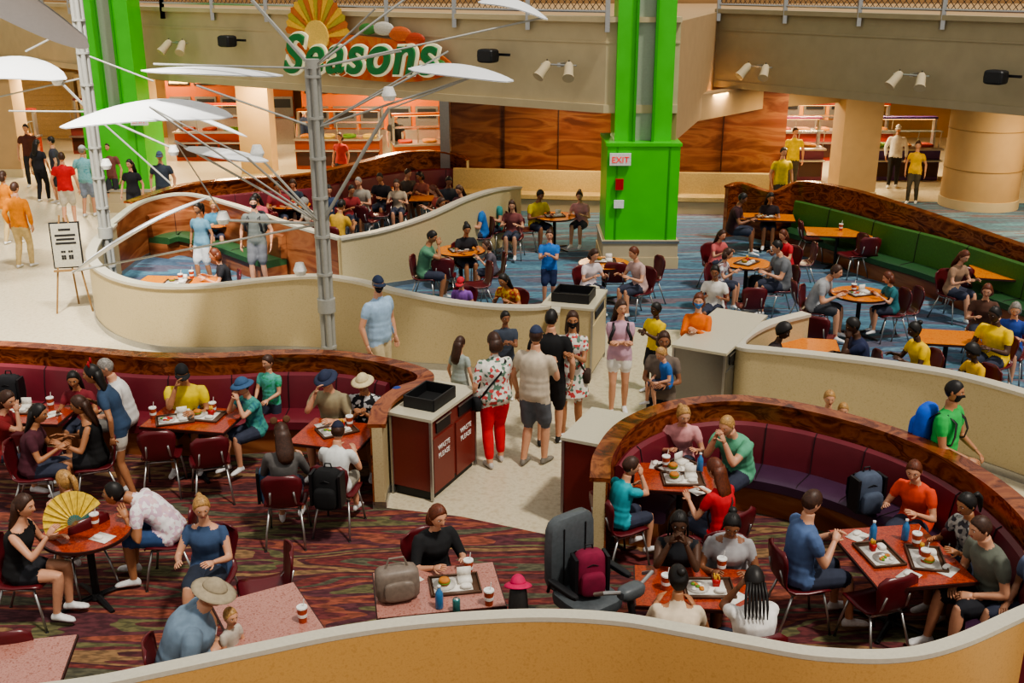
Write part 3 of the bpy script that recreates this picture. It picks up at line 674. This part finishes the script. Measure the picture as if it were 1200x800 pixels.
pB2=crom([G(398,278,1.1),G(450,268,1.15),G(500,252,1.3),G(545,232,1.4),G(580,221,1.4),G(608,218,1.3)])
part('partition_wall',pB2,M_cream,M_cap,.09)
pG=crom([G(150,236,1.2),G(215,216,1.25),G(290,208,1.25),G(360,203,1.25),G(420,190,1.3),G(470,178,1.4),G(520,177,1.35),G(548,186,1.2)])
part('partition_wall',pG,M_cream,M_wood,.12,M_wood)
pH=crom([G(852,218,1.25),G(870,214,1.3),G(905,224,1.2),G(940,212,1.45),G(1000,222,1.5),G(1060,240,1.45),G(1120,260,1.35),G(1200,287,1.3),G(1280,310,1.3)])
part('partition_wall',pH,M_wall,M_wood,.1,M_wood)
part('partition_wall',crom([G(700,335,1.1),G(672,340,1.1),G(655,352,1.1),G(650,366,1.1)]),M_cream,M_cap,.07)
def booth(name,path,mb_,ms_,off=0,base=M_wall,bz=.92):
    b=MB(); o=off
    b.sweep(path,[(o+.08,.42),(o+.08,bz-.02),(o+.12,bz),(o+.17,bz-.03),(o+.21,.7),(o+.23,.44)],mb_)
    b.sweep(path,[(o+.1,.32),(o+.1,.44),(o+.2,.465),(o+.58,.465),(o+.63,.44),(o+.63,.34),(o+.6,.32)],ms_)
    b.sweep(path,[(o+.1,0.01),(o+.1,.32),(o+.56,.32),(o+.56,0.01)],base)
    for i in range(6,len(path)-2,7):
        t=path[i+1]-path[i]; t.z=0; t.normalize(); nn=V((t.y,-t.x,0)); P0=V((path[i].x,path[i].y,0))
        b.tube([P0+nn*(o+.13)+V((0,0,bz+.002)),P0+nn*(o+.178)+V((0,0,bz-.03)),P0+nn*(o+.216)+V((0,0,.7)),P0+nn*(o+.236)+V((0,0,.475)),P0+nn*(o+.58)+V((0,0,.468)),P0+nn*(o+.634)+V((0,0,.43))],.006,mat('seam','#24101a',.6),5)
    return b.obj(name,True)
booth('booth_bench',pC[:58],M_burg,M_burg)
booth('booth_bench',pD[10:],M_burg,M_purp)
GV=mat('green_vinyl','#3e6a28',.45); GV2=mat('green_vinyl_dark','#2c5230',.45)
booth('booth_bench',pH[24:],GV,GV2,.05,bz=1.05)
booth('booth_bench',pG[8:],M_burg,M_burg)
booth('booth_bench',pB[8:34],M_wall,GV2)
pW=[V((-1.5,27.6,1)),V((1.5,27.2,1)),V((6.5,26.8,1))]
CV=mat('cream_vinyl','#c0a470',.5)
booth('banquette_bench',pW,CV,CV,0,M_plaster,1.0)
# ================= WASTE STATIONS =================
def station(name,A,B,dep,h,body,top,openings,text=False,bin_=True):
    d=(B-A); d.z=0; L=d.length; ang=math.atan2(d.y,d.x)
    e=bpy.data.objects.new(name,None); bpy.context.collection.objects.link(e); e.location=(A.x,A.y,0); e.rotation_euler[2]=ang
    b=MB(); s=dep
    cy=s/2; w=abs(s)
    b.box((L/2,cy,.05),(L-.06,w-.06,.1),M_black); b.box((L/2,cy,(h+.1)/2),(L,w,h-.1-.04),body)
    b.box((L/2,cy,h-.01),(L+.05,w+.05,.035),top)
    for side in(0,s):
        sg=-1 if side==min(0,s) else 1
        for q in range(openings):
            x=L*(q+.5)/openings
            b.box((x,side+sg*.008,h*.42),(L/openings-.06,.016,h*.66),body)
            b.box((x,side+sg*.012,h*.86),(L/openings*.6,.012,.13),M_black)
            b.box((x,side+sg*.02,h*.86+.07),(L/openings*.66,.012,.015),M_steel)
    for x in(0,L):
        for y in(0,s): b.box((x,y,h/2),(.03,.03,h-.03),M_steel)
    if bin_:
        x0=L*.42; zz=h+.008; iw=L*.24; 
        for sx in(-1,1): b.box((x0+sx*iw,cy,zz+.07),(.02,w*.75,.14),M_black)
        for sy in(-1,1): b.box((x0,cy+sy*w*.37,zz+.07),(iw*2,.02,.14),M_black)
        b.box((x0,cy,zz+.01),(iw*2,w*.74,.015),mat('black_rubber','#0c0c0e',.95))
    o=b.obj('cabinet'); o.parent=e
    if text:
        for q in range(2):
            for ln,tx in enumerate(('WASTE','PLEASE')):
                c=bpy.data.curves.new('label','FONT'); c.body=tx; c.size=.085; c.extrude=.003; c.align_x='CENTER'; c.materials.append(M_white)
                t=bpy.data.objects.new('label',c); bpy.context.collection.objects.link(t); t.parent=e
                side=min(0,s); t.location=(L*(q+.5)/2,side-.018,h*.58-ln*.1); t.rotation_euler=(math.pi/2,0,0)
    return e
M_sred=mat('red_laminate_panel','#722a24',.35,var=.04); M_stop=mat('cream_solid_surface','#beb8a2',.35,var=.03)
station('waste_station',G(507,588),G(557,545),.52,1.02,M_sred,M_stop,2,True,1)
A=G(712,522,1.05);B=G(744,487,1.05); station('waste_station',A,B,.5,1.05,M_sred,M_stop,1,False,0)
A=G(850,414,1.1);B=G(897,370,1.1); station('waste_station',A,B,.7,1.1,mat('steel_panel','#8c8a84',.28,.8,var=.02),M_stop,2,False,0)
A=G(694,362,1.1);B=G(710,340,1.1); station('waste_station',A,B,.75,1.1,M_cream,M_stop,1,False,1)
# ================= SHELL =================
zb,zt=3.1,4.86
def wallseg(name,pts,z0,z1,m,th=.3,trim=True):
    b=MB(); P=[V((p[0],p[1],0)) for p in pts]
    b.sweep(P,[(0,z0),(0,z1),(-th,z1),(-th,z0)],m)
    if trim:
        b.sweep(P,[(.12,z1-.02),(.12,z1+.08),(-th,z1+.08),(-th,z1-.02)],m); b.sweep(P,[(.05,z0),(.05,z0+.16),(-.1,z0+.16),(-.1,z0)],m)
        b.sweep(P,[(.02,z1-.42),(.02,z1-.38),(-.1,z1-.38),(-.1,z1-.42)],m)
    return b.obj(name)
F1=[(-23.5,39.6),(-17.6,36.5),(-8.9,28.4),(1.85,21.6),(3.3,21.6)]
F2=[(5.0,27),(10,21.2),(16,14.5)]
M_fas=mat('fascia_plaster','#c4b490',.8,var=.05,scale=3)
wallseg('balcony_fascia',F1,zb,zt,M_fas)
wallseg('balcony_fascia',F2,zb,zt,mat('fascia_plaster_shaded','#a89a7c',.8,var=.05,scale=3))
wallseg('balcony_fascia',[(3.3,21.6),(5.0,27)],2.55,zt,M_tan,.3,False)
wallseg('trim_bulkhead',[(3.8,24.4),(6.5,27.6),(9.6,29.3),(16,27)],2.5,3.1,M_tan,.3,False)
b=MB(); poly=[(-17.4,37),(-8.7,28.9),(1.9,22.1),(3.1,22.1),(4.6,27.6),(10.3,21.7),(16.3,15),(21.7,15),(21.7,39.7),(-23.7,39.7)]
n=len(poly); b.add([(x,y,zb+.02) for x,y in poly]+[(x,y,zt-.1) for x,y in poly],[list(range(n))[::-1],[i+n for i in range(n)]],M_tan); b.obj('ceiling')
b=MB(); b.box((0,40,4.5),(50,.3,9),mat('warm_wall','#b0885a',.8,var=.1,scale=1)); b.obj('wall_north')
b=MB(); b.box((-24,25,4.5),(.3,30,9),M_plaster); b.obj('wall_west')
b=MB(); b.box((22,25,4.5),(.3,30,9),M_plaster); b.obj('wall_east')
b=MB(); b.sweep([V((-1.6,28,0)),V((2,27.7,0)),V((7,27.4,0))],[(0,0),(0,3.1),(-.25,3.1),(-.25,0)],M_wall)
for x in(-.2,1.2,2.6,4,5.4): b.box((x,27.8-.06*x,1.55),(.02,.1,3.0),mat('joint','#4a2214',.5))
b.obj('wall_wood_panel')
b=MB(); b.box((-1.75,28.5,1.55),(.25,1.3,3.1),M_steel); b.obj('trim_panel_end')
for x,y,w,d in [(6.4,28.3,1.2,1.0),(9.25,28.8,1.0,1.0)]:
    b=MB(); b.box((x,y,1.55),(w,d,3.1),M_tan); b.box((x,y,.1),(w+.06,d+.06,.2),M_plaster); b.box((x,y,3.0),(w+.1,d+.1,.2),M_plaster); b.obj('pillar')
for x,y,r in [(12.2,27.5,.95),(15,25.5,1.0)]:
    b=MB(); b.cyl((x,y,0),r,3.1,M_tan,40); b.cyl((x,y,0),r+.03,.25,M_plaster,40)
    for z in (1.0,2.0): b.cyl((x,y,z),r+.01,.02,mat('joint_tan','#8a6e46',.5),40)
    b.obj('round_column',True)
def gcol(x,y,w,name='green_column'):
    b=MB(); gs=mat('green_shade','#2f9c1c',.4,var=.05); lt=mat('column_glazing','#a8b2a0',.3,var=.05)
    for sx in(-1,1): b.box((x+sx*w*.26,y,6),(w*.26,w*.62,10),M_green)
    b.box((x,y+.04,6),(w*.30,w*.5,10),lt); b.box((x-w*.13,y-w*.33,6),(.05,.08,10),gs); b.box((x+w*.13,y-w*.33,6),(.05,.08,10),gs)
    b.box((x,y,1.5),(w,w,2.0),M_green); b.box((x,y,2.53),(w+.06,w+.06,.06),M_green)
    for sx in(-.36,.36): b.box((x+sx*w,y-w*.5,1.5),(.03,.03,1.96),gs)
    b.box((x,y,.3),(w+.08,w+.08,.6),M_plaster); b.box((x,y,.56),(w+.12,w+.12,.05),M_steel); b.box((x,y,.12),(w+.12,w+.12,.24),M_fas)
    b.obj(name)
gcol(2.62,21.9,1.45); gcol(-9.9,27.4,1.5)
def exit_sign(p,rz=0):
    e=bpy.data.objects.new('exit_sign',None); bpy.context.collection.objects.link(e); e.location=p; e.rotation_euler[2]=rz
    b=MB(); b.box((0,0,0),(.42,.06,.24),M_white); o=b.obj('sign_box'); o.parent=e
    c=bpy.data.curves.new('letters','FONT'); c.body='EXIT'; c.size=.17; c.extrude=.004; c.align_x='CENTER'; c.materials.append(mat('exit_red','#d81c1c',.5,emit=.8))
    t=bpy.data.objects.new('letters',c); bpy.context.collection.objects.link(t); t.parent=e; t.location=(0,-.035,-.06); t.rotation_euler=(math.pi/2,0,0)
exit_sign(V((2.15,21.12,2.25))); exit_sign(PY(163,141,26.55))
b=MB(); b.box((2.15,21.13,1.75),(.16,.07,.22),mat('alarm_red','#b01818',.4)); b.box((2.15,21.12,1.35),(.2,.05,.16),M_white); b.obj('fire_alarm')
def railing(name,pts):
    b=MB(); P=[V((p[0],p[1],0)) for p in pts]; z0=zt+.1; 
    for i in range(len(P)-1):
        a,c=P[i],P[i+1]; L=(c-a).length; n=max(1,int(L/1.6)); d=(c-a)/L
        for q in range(n+1): 
            p=a+d*(L*q/n); b.box((p.x,p.y,z0+.4),(.09,.09,1.4),M_steel)
        for z in(z0+.08,z0+1.1): b.tube([a+V((0,0,z)),c+V((0,0,z))],.03,M_steel,6)
        s=.14; k=int(L/s)
        for q in range(-6,k):
            for sg in(0,1):
                x0=max(0,q*s); x1=min(L,(q+6)*s); 
                if x1<=x0: continue
                za=(x0-q*s)/(6*s); zc=(x1-q*s)/(6*s)
                if sg: za,zc=1-za,1-zc
                b.tube([a+d*x0+V((0,0,z0+.08+za)),a+d*x1+V((0,0,z0+.08+zc))],.008,M_black,3)
    b.obj(name)
railing('balcony_railing',[(-17.6,36.4),(-8.9,28.3),(1.85,21.5)]); railing('balcony_railing',[(5.0,26.9),(10,21.1),(15,15.4)])
def spotl(u,v,Y,a):
    b=MB(); b.tube([(-.4,0,0),(.4,0,0)],.02,M_steel,6); b.box((0,.12,0),(.08,.24,.08),M_steel)
    for x in(-.26,.24):
        d=V((.25*(1 if x>0 else -.6),-.5,-.5)).normalized(); p=V((x,-.02,0))
        b.tube([p-d*.05,p+d*.02,p+d*.24,p+d*.34],[.06,.09,.10,.12],M_plaster,12); b.tube([p,p+V((0,0,.1))],.015,M_black,6)
    b.obj('spotlight',True,PY(u,v,Y),a)
def speaker(u,v,Y,a):
    b=MB(); b.sq((0,-.1,0),(.2,.17,.14),M_black,.4); b.box((.25,.1,.02),(.3,.06,.05),M_black); b.box((0,-.26,0),(.3,.02,.2),mat('grille','#2a2a2c',.7)); b.obj('loudspeaker',False,PY(u,v,Y),a)
fa=math.atan2(-6.8,10.75); fb_=math.atan2(-5.8,5)
def onF(u,v,P0,P1,gap):
    d=ray(u,v); x0,y0=P0;x1,y1=P1; r=d[0]/d[1]; t=(r*y0-x0)/((x1-x0)-r*(y1-y0)); return y0+(y1-y0)*t-gap
for u,v,k in[(207,50,0),(270,48,1),(575,65,1),(655,76,0),(125,42,0)]:
    (speaker if k else spotl)(u,v,onF(u,v,(-8.9,28.4),(1.85,21.6),.45),fa)
for u,v,k in[(888,78,0),(1068,88,0),(1170,90,1)]:
    (speaker if k else spotl)(u,v,onF(u,v,(5.0,27),(10,21.2),.45),fb_)
# ---- restaurant sign
cx,cy=-8.9+10.75*.52,28.4-6.8*.52
e=bpy.data.objects.new('restaurant_sign',None); bpy.context.collection.objects.link(e); e.location=(cx-.18,cy-.3,4.0); e.rotation_euler[2]=fa
def txt(body,size,off,z,y,m,ex=.03):
    c=bpy.data.curves.new('sign_letters','FONT'); c.body=body; c.size=size; c.shear=.3; c.extrude=ex; c.offset=off; c.space_character=1.14; c.align_x='CENTER'; c.align_y='CENTER'; c.materials.append(m)
    t=bpy.data.objects.new('sign_letters',c); bpy.context.collection.objects.link(t); t.parent=e; t.location=(0,y,z); t.rotation_euler=(math.pi/2,math.radians(-2),0); return t
txt('Seasons',1.22,.07,0,0,mat('sign_cream','#f0e6be',.4,emit=.3)); 
txt('Seasons',1.22,.022,0,-.08,mat('sign_green','#0e7a40',.4))
b=MB(); b.loft([((.15,.1,-.05),(2.4,0,-.1),(0,0,.48)),((.15,.16,-.05),(2.4,0,-.1),(0,0,.48))],patmat('sign_leafy',['#b8642c','#c87838','#c8501c','#b84024'],'noise',1.5,.5),28)
for i in range(17):
    a=math.radians(8+164*i/16); c=V((-1.2,.08,.38)); d=V((math.cos(a),0,math.sin(a))); p=V((-d.z,0,d.x)); r=.92
    b.add([c+p*.04,c-p*.04,c+d*r-p*.085,c+d*(r+.07),c+d*r+p*.085],[[0,1,2,3,4]],mat('sun_ray',['#d8a83c','#b8642c','#a89838'][i%3],.5,emit=.1))
b.loft([((-1.2,.04,.38),(.36,0,0),(0,0,.36)),((-1.2,.09,.38),(.36,0,0),(0,0,.36))],mat('sun_disc','#d8b45c',.5,emit=.1),24)
for x,z,r,c in[(1.2,.5,.32,'#c8602c'),(1.6,.4,.28,'#b03c1c'),(.75,.6,.3,'#c8c4b8'),(2.0,.18,.28,'#d86a2c'),(.3,.58,.25,'#3a7a34'),(2.2,-.1,.22,'#3a7a34')]:
    b.sq((x,.08,z),(r,.06,r*.5),mat('sign_leaf',c,.5),1)
o=b.obj('sign_backing'); o.parent=e
# ---- counters far
def counter(x,y,w,col,rz=0):
    b=MB(); cf=mat('counter_front',col,.4,var=.03); b.box((0,0,.45),(w,.8,.9),cf); b.box((0,-.05,.92),(w+.06,1.0,.05),M_steel); b.box((0,-.45,.6),(w,.35,.04),M_steel)
    n=int(w/.6)
    for i in range(n): b.box((-w/2+w*(i+.5)/n,-.41,.32),(w/n-.08,.03,.4),mat('counter_inset','#3a1a14',.4))
    for i in range(n+1): b.tube([(-w/2+w*i/n,-.2,.94),(-w/2+w*i/n,-.3,1.4)],.015,M_steel,6)
    for i in range(n): b.sq((-w/2+w*(i+.5)/n,0,.98),(.22,.25,.05),mat('food_mix',R(['#b8742e','#5a8a2a','#b03a1c','#d8b85a']),.7),.6)
    b.box((0,-.25,1.42),(w,.4,.015),mat('guard_panel','#5c605c',.15)); 
    b.box((0,.2,1.75),(w,.26,.06),cf); b.box((0,.2,1.71),(w-.1,.12,.02),mat('heat_lamp','#ffc070',.5,emit=4))
    for sx in(-1,1): b.box((sx*(w/2-.04),.2,1.35),(.06,.2,.85),M_steel)
    b.obj('food_counter',False,(x,y,0),rz)
counter(-16.5,33.5,3.2,'#8a2a20'); counter(-5.4,33.4,2.6,'#8a3a1c'); counter(-2.5,32.4,2.2,'#c05a20',.2); counter(8,31.5,2.2,'#6a2c4a'); counter(11.2,31.5,2.6,'#4a2c6a'); counter(9.8,35,5,'#8a2a20')
counter(-9.5,35,2.8,'#a83c20'); counter(-13.5,36.4,2.6,'#6a2c2a')
def menu_wall(x,y,w,col):
    b=MB(); b.box((0,0,1.5),(w,.2,3.0),mat('orange_panel',col,.5,var=.05))
    for i in range(int(w/.9)):
        x0=-w/2+.5+i*.9; b.box((x0,-.12,2.3),(.75,.04,.5),M_black); b.box((x0,-.15,2.3),(.66,.02,.4),mat('menu_glow',['#e8c888','#c8602c','#8aaa6a','#e8d8b0'][i%4],.5,emit=.8))
        b.box((x0,-.13,1.3),(.75,.06,.7),mat('steel_oven','#7c7a78',.35,.6)); b.box((x0,-.17,1.42),(.6,.02,.3),M_black)
    b.box((0,-.2,.45),(w,.3,.9),M_steel); b.obj('service_back_wall',False,(x,y,0))
menu_wall(-4.2,35.6,5.4,'#b85a22'); menu_wall(9.5,38,6,'#b87a42'); menu_wall(-10,38.5,4.5,'#a04e24')
def opening(x,w,h,col,y=39.7):
    b=MB(); b.box((0,0,h/2),(w,.1,h),mat('shutter',col,.5))
    for i in range(int(h/.18)): b.box((0,-.06,.1+i*.18),(w,.03,.03),mat('shutter_slat',col,.5))
    for sx in(-1,1): b.box((sx*w/2,-.08,h/2),(.15,.2,h),M_plaster)
    b.box((0,-.08,h),(w+.3,.25,.2),M_plaster); b.obj('roller_shutter',False,(x,y,0))
opening(-17.5,3,2.3,'#c8a878'); opening(0,3,2.4,'#a05a34'); opening(-14.2,2.4,2.3,'#c0a070',38.9)
for x,y,w in[(-15,32,.8),(-7.4,31.2,.9),(-11.5,33.5,.8)]:
    b=MB(); b.box((x,y,1.55),(w,.8,3.1),M_tan); b.box((x,y,.12),(w+.06,.86,.24),M_fas); b.box((x,y,3.0),(w+.1,.9,.2),M_plaster); b.obj('pillar')
# ================= STEEL TREES WITH SAILS =================
def sail(b,p0,p1,wv,arch,m,dz=(0,0,1)):
    p0,p1,wv=V(p0),V(p1),V(wv); n=16;k=7;vs=[];fs=[]
    for i in range(n+1):
        s=i/n; w=max(.03,math.sin(math.pi*s)**.6)
        for j in range(k):
            t=-1+2*j/(k-1); vs.append(p0.lerp(p1,s)+V(dz)*(arch*4*s*(1-s)-.05*t*t*w)+wv*(w*t))
    N=len(vs); 
    for i in range(n):
        for j in range(k-1): q=[i*k+j,i*k+j+1,(i+1)*k+j+1,(i+1)*k+j]; fs.append(q)
    fs+= [[x+N for x in q][::-1] for q in fs]; vs+= [v_-V((0,0,.012)) for v_ in vs]
    b.add(vs,fs,m)
M_sail=mat('white_sail','#eceef0',.6,var=.02)
M_pole=mat('grey_pole_paint','#a0a09a',.5,.1,var=.04)
def tree(name,base,top,segs,sails,lamps):
    b=MB(); base=V(base); top=V(top); r=.07
    b.cyl(base,.06,(top-base).length,M_pole,12)
    for q in range(4):
        o=V((math.cos(q*1.571+.4)*r,math.sin(q*1.571+.4)*r,0)); b.tube([base+o,(base+top)/2+o,top+o],.04,M_pole,10)
    L=(top-base).length
    for i in range(int(L/.55)+1): p=base.lerp(top,min(1,i*.55/L)); b.cyl(p,.115,.035,M_pole,14)
    b.cyl(base,.22,.03,M_pole,18); b.cyl(base+V((0,0,1.1)),.13,.2,M_pole,14); b.cyl(top,.10,.12,M_pole,14)
    for a,c,rr in segs: b.tube([a,(V(a)+V(c))/2,c],rr*.85,M_pole,6)
    for s in sails: sail(b,*s[:4],M_sail)
    for p in lamps:
        p=V(p); b.tube([p,p+V((0,0,.07)),p+V((0,0,.18))],[.07,.10,.06],M_white,12)
    b.obj(name,True)
g=G(388,448); bx=g.x; bY=g.y
top=V((bx,bY,PY(368,80,bY).z)); node=V((bx,bY,PY(378,262,bY).z)); n2=V((bx,bY,PY(372,150,bY).z))
Q=lambda u,v,dy=0: PY(u,v,bY+dy)
segs=[(node,Q(455,128,-.3),.03),(node,Q(265,258,.3),.025),(node,Q(205,165,.5),.02),(node,Q(290,185,-.8),.02),(node,Q(85,318,.8),.02),(n2,Q(500,80,.2),.02),(n2,Q(560,88,-.6),.02),(top,Q(295,0,0),.03),(top,Q(180,75,0),.018),
 (top,Q(330,40,.8),.018),(top,Q(500,-20,.5),.02),(top,Q(640,20,.8),.018),(top,Q(470,60,-.6),.015),(n2,Q(230,100,-.3),.018),(node,Q(175,125,-.5),.018),(Q(175,125,-.5),Q(290,185,-.8),.012),(Q(455,128,-.3),Q(560,88,-.6),.015),(n2,Q(525,60,-.3),.015),(Q(205,165,.5),Q(265,258,.3),.012),(top,Q(440,10,-.5),.015),(node,Q(310,190,.2),.02)]
sails=[(Q(70,148,-.6),Q(273,136,.3),(.03,.42,.10),.2),(Q(165,82,0),Q(332,88,.3),(0,.25,.02),.07),(Q(85,320,.6),Q(246,230,-.4),(.10,.28,.03),.14),(Q(478,80,-.2),Q(602,94,-.6),(0,.36,.05),.1),(Q(560,2,.8),Q(642,22,.8),(0,.3,.05),.14),(Q(215,172,.5),Q(315,188,0),(0,.25,.02),.05)]
tree('steel_tree_canopy',(bx,bY,0),top,segs,sails,[Q(456,118,-.3),Q(262,262,.3),Q(352,322,.2),Q(302,185,.2)])
g=G(133,345); bx,bY=g.x,g.y
top=V((bx,bY,6.3)); nd=V((bx,bY,3.4))
segs=[(nd,Q(70,95),.03),(nd,Q(205,175),.025),(V((bx,bY,4.4)),Q(180,95,.2),.02),(V((bx,bY,4.8)),Q(0,20),.025),(V((bx,bY,4)),Q(-30,120),.02),(V((bx,bY,4.9)),Q(30,60),.02),(nd,Q(10,130,-.5),.02),(nd,Q(240,130),.02),(nd,Q(200,215),.02)]
sails=[(PY(-80,-30,9),PY(100,42,9.5),(.14,.3,-.32),.1),(Q(-90,100,-1),Q(78,92,0),(.05,.6,.14),.3),(Q(195,125,0),Q(290,160,0),(0,.3,-.05),.06)]
tree('steel_tree_canopy',(bx,bY,0),top,segs,sails,[Q(68,100),Q(204,182),Q(125,198)])
# ---- easel sign
g=G(88,366); b=MB(); wd=mat('easel_wood','#8a6a42',.6)
b.tube([(-.3,0,0),(-.06,.1,1.75)],.016,wd,6); b.tube([(.3,0,0),(.06,.1,1.75)],.016,wd,6); b.tube([(0,.55,0),(0,.12,1.7)],.016,wd,6); b.box((0,.0,.78),(.5,.06,.03),wd)
RX=Matrix.Rotation(-.05,4,'X')
b.box((0,.02,1.22),(.5,.03,.82),M_black,RX); b.box((0,0,1.22),(.45,.02,.77),mat('poster_paper','#a8a494',.7),RX)
for i,(w,z) in enumerate([(.2,1.5),(.34,1.4),(.3,1.33),(.34,1.26)]): b.box((0,-.012,z),(w,.008,.035),M_black,RX)
for i in range(5):
    for j in range(5):
        if (i*3+j*7+i*j)%3: b.box((-.08+i*.04,-.012,.95+j*.04),(.035,.008,.035),M_black,RX)
b.obj('easel_sign',False,(g.x,g.y,0),.25)
# ---- backpacks/bags
def backpack(p,c,rz,s=1,name='backpack'):
    m=fab(c); b=MB(); b.sq((0,0,.23),(.16,.1,.23),m,.55); b.sq((0,-.11,.16),(.12,.05,.12),m,.5); b.tube([(-.04,.03,.45),(-.03,.03,.5),(.03,.03,.5),(.04,.03,.45)],.009,M_black,6)
    for sx in(-1,1): b.tube([(sx*.08,.08,.42),(sx*.1,.16,.34),(sx*.11,.15,.18),(sx*.12,.09,.06)],[(.028,.008)]*4,M_black,6); b.box((sx*.155,-.02,.24),(.03,.16,.36),M_black)
    b.tube([(-.13,-.075,.3),(0,-.105,.36),(.13,-.075,.3)],.005,M_black,5)
    o=b.obj(name,True,p,rz); o.scale=(s,)*3
for u,v,z,c,rz in [(386,595,.42,'#121214',math.radians(-10)),(322,590,.3,'#4a6a8a',.2),(1012,600,.46,'#4a5568',.3),(15,478,.46,'#1c1c20',0),(885,350,.02,'#3a3a40',0)]:
    g=G(u,v,z); backpack(V((g.x,g.y,z)),c,rz)
g=G(466,700,.75); b=MB(); m=mat('taupe_leather','#7a6e64',.5); b.sq((0,0,.15),(.19,.1,.15),m,.45); b.sq((0,-.1,.12),(.13,.03,.09),m,.5); b.tube([(-.1,0,.28),(-.06,0,.38),(.06,0,.38),(.1,0,.28)],.01,m,6); b.obj('handbag',True,(g.x,g.y,.75),.3)
# ---- mobility scooter, turned toward the foreground, backpack resting on its seat
b=MB(); gm=mat('charcoal_vinyl','#50565a',.45)
b.sq((0,-.28,.58),(.25,.26,.07),gm,.45); b.sq((0,-.53,.95),(.25,.07,.36),gm,.4)
for x in(-.12,.12): b.tube([(x,-.455,.68),(x,-.455,1.22)],.006,M_black,5)
for sx in(-1,1): b.sq((sx*.30,-.25,.80),(.035,.19,.025),M_black,.5); b.tube([(sx*.30,-.42,.78),(sx*.26,-.5,.64)],.015,M_black,6)
b.cyl((0,-.28,.25),.05,.33,M_black,12); b.sq((0,-.35,.24),(.25,.28,.12),gm,.5); b.box((0,.12,.12),(.42,.7,.05),gm); b.sq((0,.45,.22),(.2,.15,.12),mat('scooter_red','#6a1420',.3),.6)
b.tube([(0,.48,.2),(0,.32,.6),(0,.24,.9)],.03,M_black,8); b.tube([(-.27,.12,.93),(-.27,.22,.99),(-.1,.26,.95),(.1,.26,.95),(.27,.22,.99),(.27,.12,.93)],.018,M_steel,8); b.sq((0,.26,.93),(.13,.07,.06),gm,.6)
for z in(.5,.6,.7): b.tube([(-.18,.40,z),(-.18,.58,z),(.18,.58,z),(.18,.40,z)],.008,M_black,6)
for x in(-.18,-.06,.06,.18): b.tube([(x,.58,.48),(x,.58,.72)],.006,M_black,5)
b.box((0,.49,.48),(.36,.2,.015),M_black)
for sx in(-1,1):
    for y,r in((-.45,.15),(.5,.13)):
        MW=Matrix.Translation((sx*.25,y,r))@Matrix.Rotation(math.pi/2,4,'Y')
        b.cyl((0,0,-.04),r,.08,M_black,18,M=MW); b.cyl((0,0,-.045),r*.5,.09,M_steel,12,M=MW)
sa=math.radians(-143); fx,fy=-math.sin(sa),math.cos(sa)
b.obj('mobility_scooter',True,(.82,7.78,0),sa)
backpack(V((.82-.26*fx,7.78-.26*fy,.65)),'#7a1838',math.radians(15),.92)
# ================= LIGHT =================
w=bpy.data.worlds.new('sky'); bpy.context.scene.world=w; w.use_nodes=True; w.node_tree.nodes['Background'].inputs[0].default_value=(1,.96,.90,1); w.node_tree.nodes['Background'].inputs[1].default_value=.62
def light(n,t,loc,rot,en,col=(1,1,1),**k):
    l=bpy.data.lights.new(n,t); l.energy=en; l.color=col
    for a,c in k.items(): setattr(l,a,c)
    o=bpy.data.objects.new(n,l); bpy.context.collection.objects.link(o); o.location=loc; o.rotation_euler=rot; return o
light('sun','SUN',(0,0,20),(math.radians(18),math.radians(22),0),2.5,(1,.93,.82),angle=math.radians(5))
def spot(n,loc,tg,en,ang,col=(1,.95,.86)):
    o=light(n,'SPOT',loc,(0,0,0),en,col,spot_size=math.radians(ang),spot_blend=.4,shadow_soft_size=.4)
    o.rotation_euler=(V(tg)-V(loc)).to_track_quat('-Z','Y').to_euler()
spot('skylight_beam',(-7,10,15),(-8.5,18,0),20000,40)
for x,y,e in[(-14,33,350),(-9,34,400),(-4,34,350),(0,33,250),(-4,30,350),(8,31,450),(11,32.5,500),(10,36.5,450),(4.7,26,260),(1.5,25.6,200),(13,24.5,350),(-7,30,250),(7.5,26.3,180),(-12,37.5,300)]:  # warm room lamps, plus fills added to brighten the wood panel wall
    light('ceiling_and_fill_lamp','AREA',(x,y,3.05),(0,0,0),e*.72,(1,.78,.48),shape='DISK',size=1.0)
try: bpy.context.scene.view_settings.look='AgX - Medium High Contrast'
except Exception: pass
cam=bpy.data.cameras.new('camera'); cam.lens=F/1200*36; cam.sensor_width=36; cam.clip_end=300
co_=bpy.data.objects.new('camera',cam); bpy.context.collection.objects.link(co_); co_.location=(0,0,H); co_.rotation_euler=(math.pi/2-TH,0,0); bpy.context.scene.camera=co_
print('objs',len(bpy.data.objects))
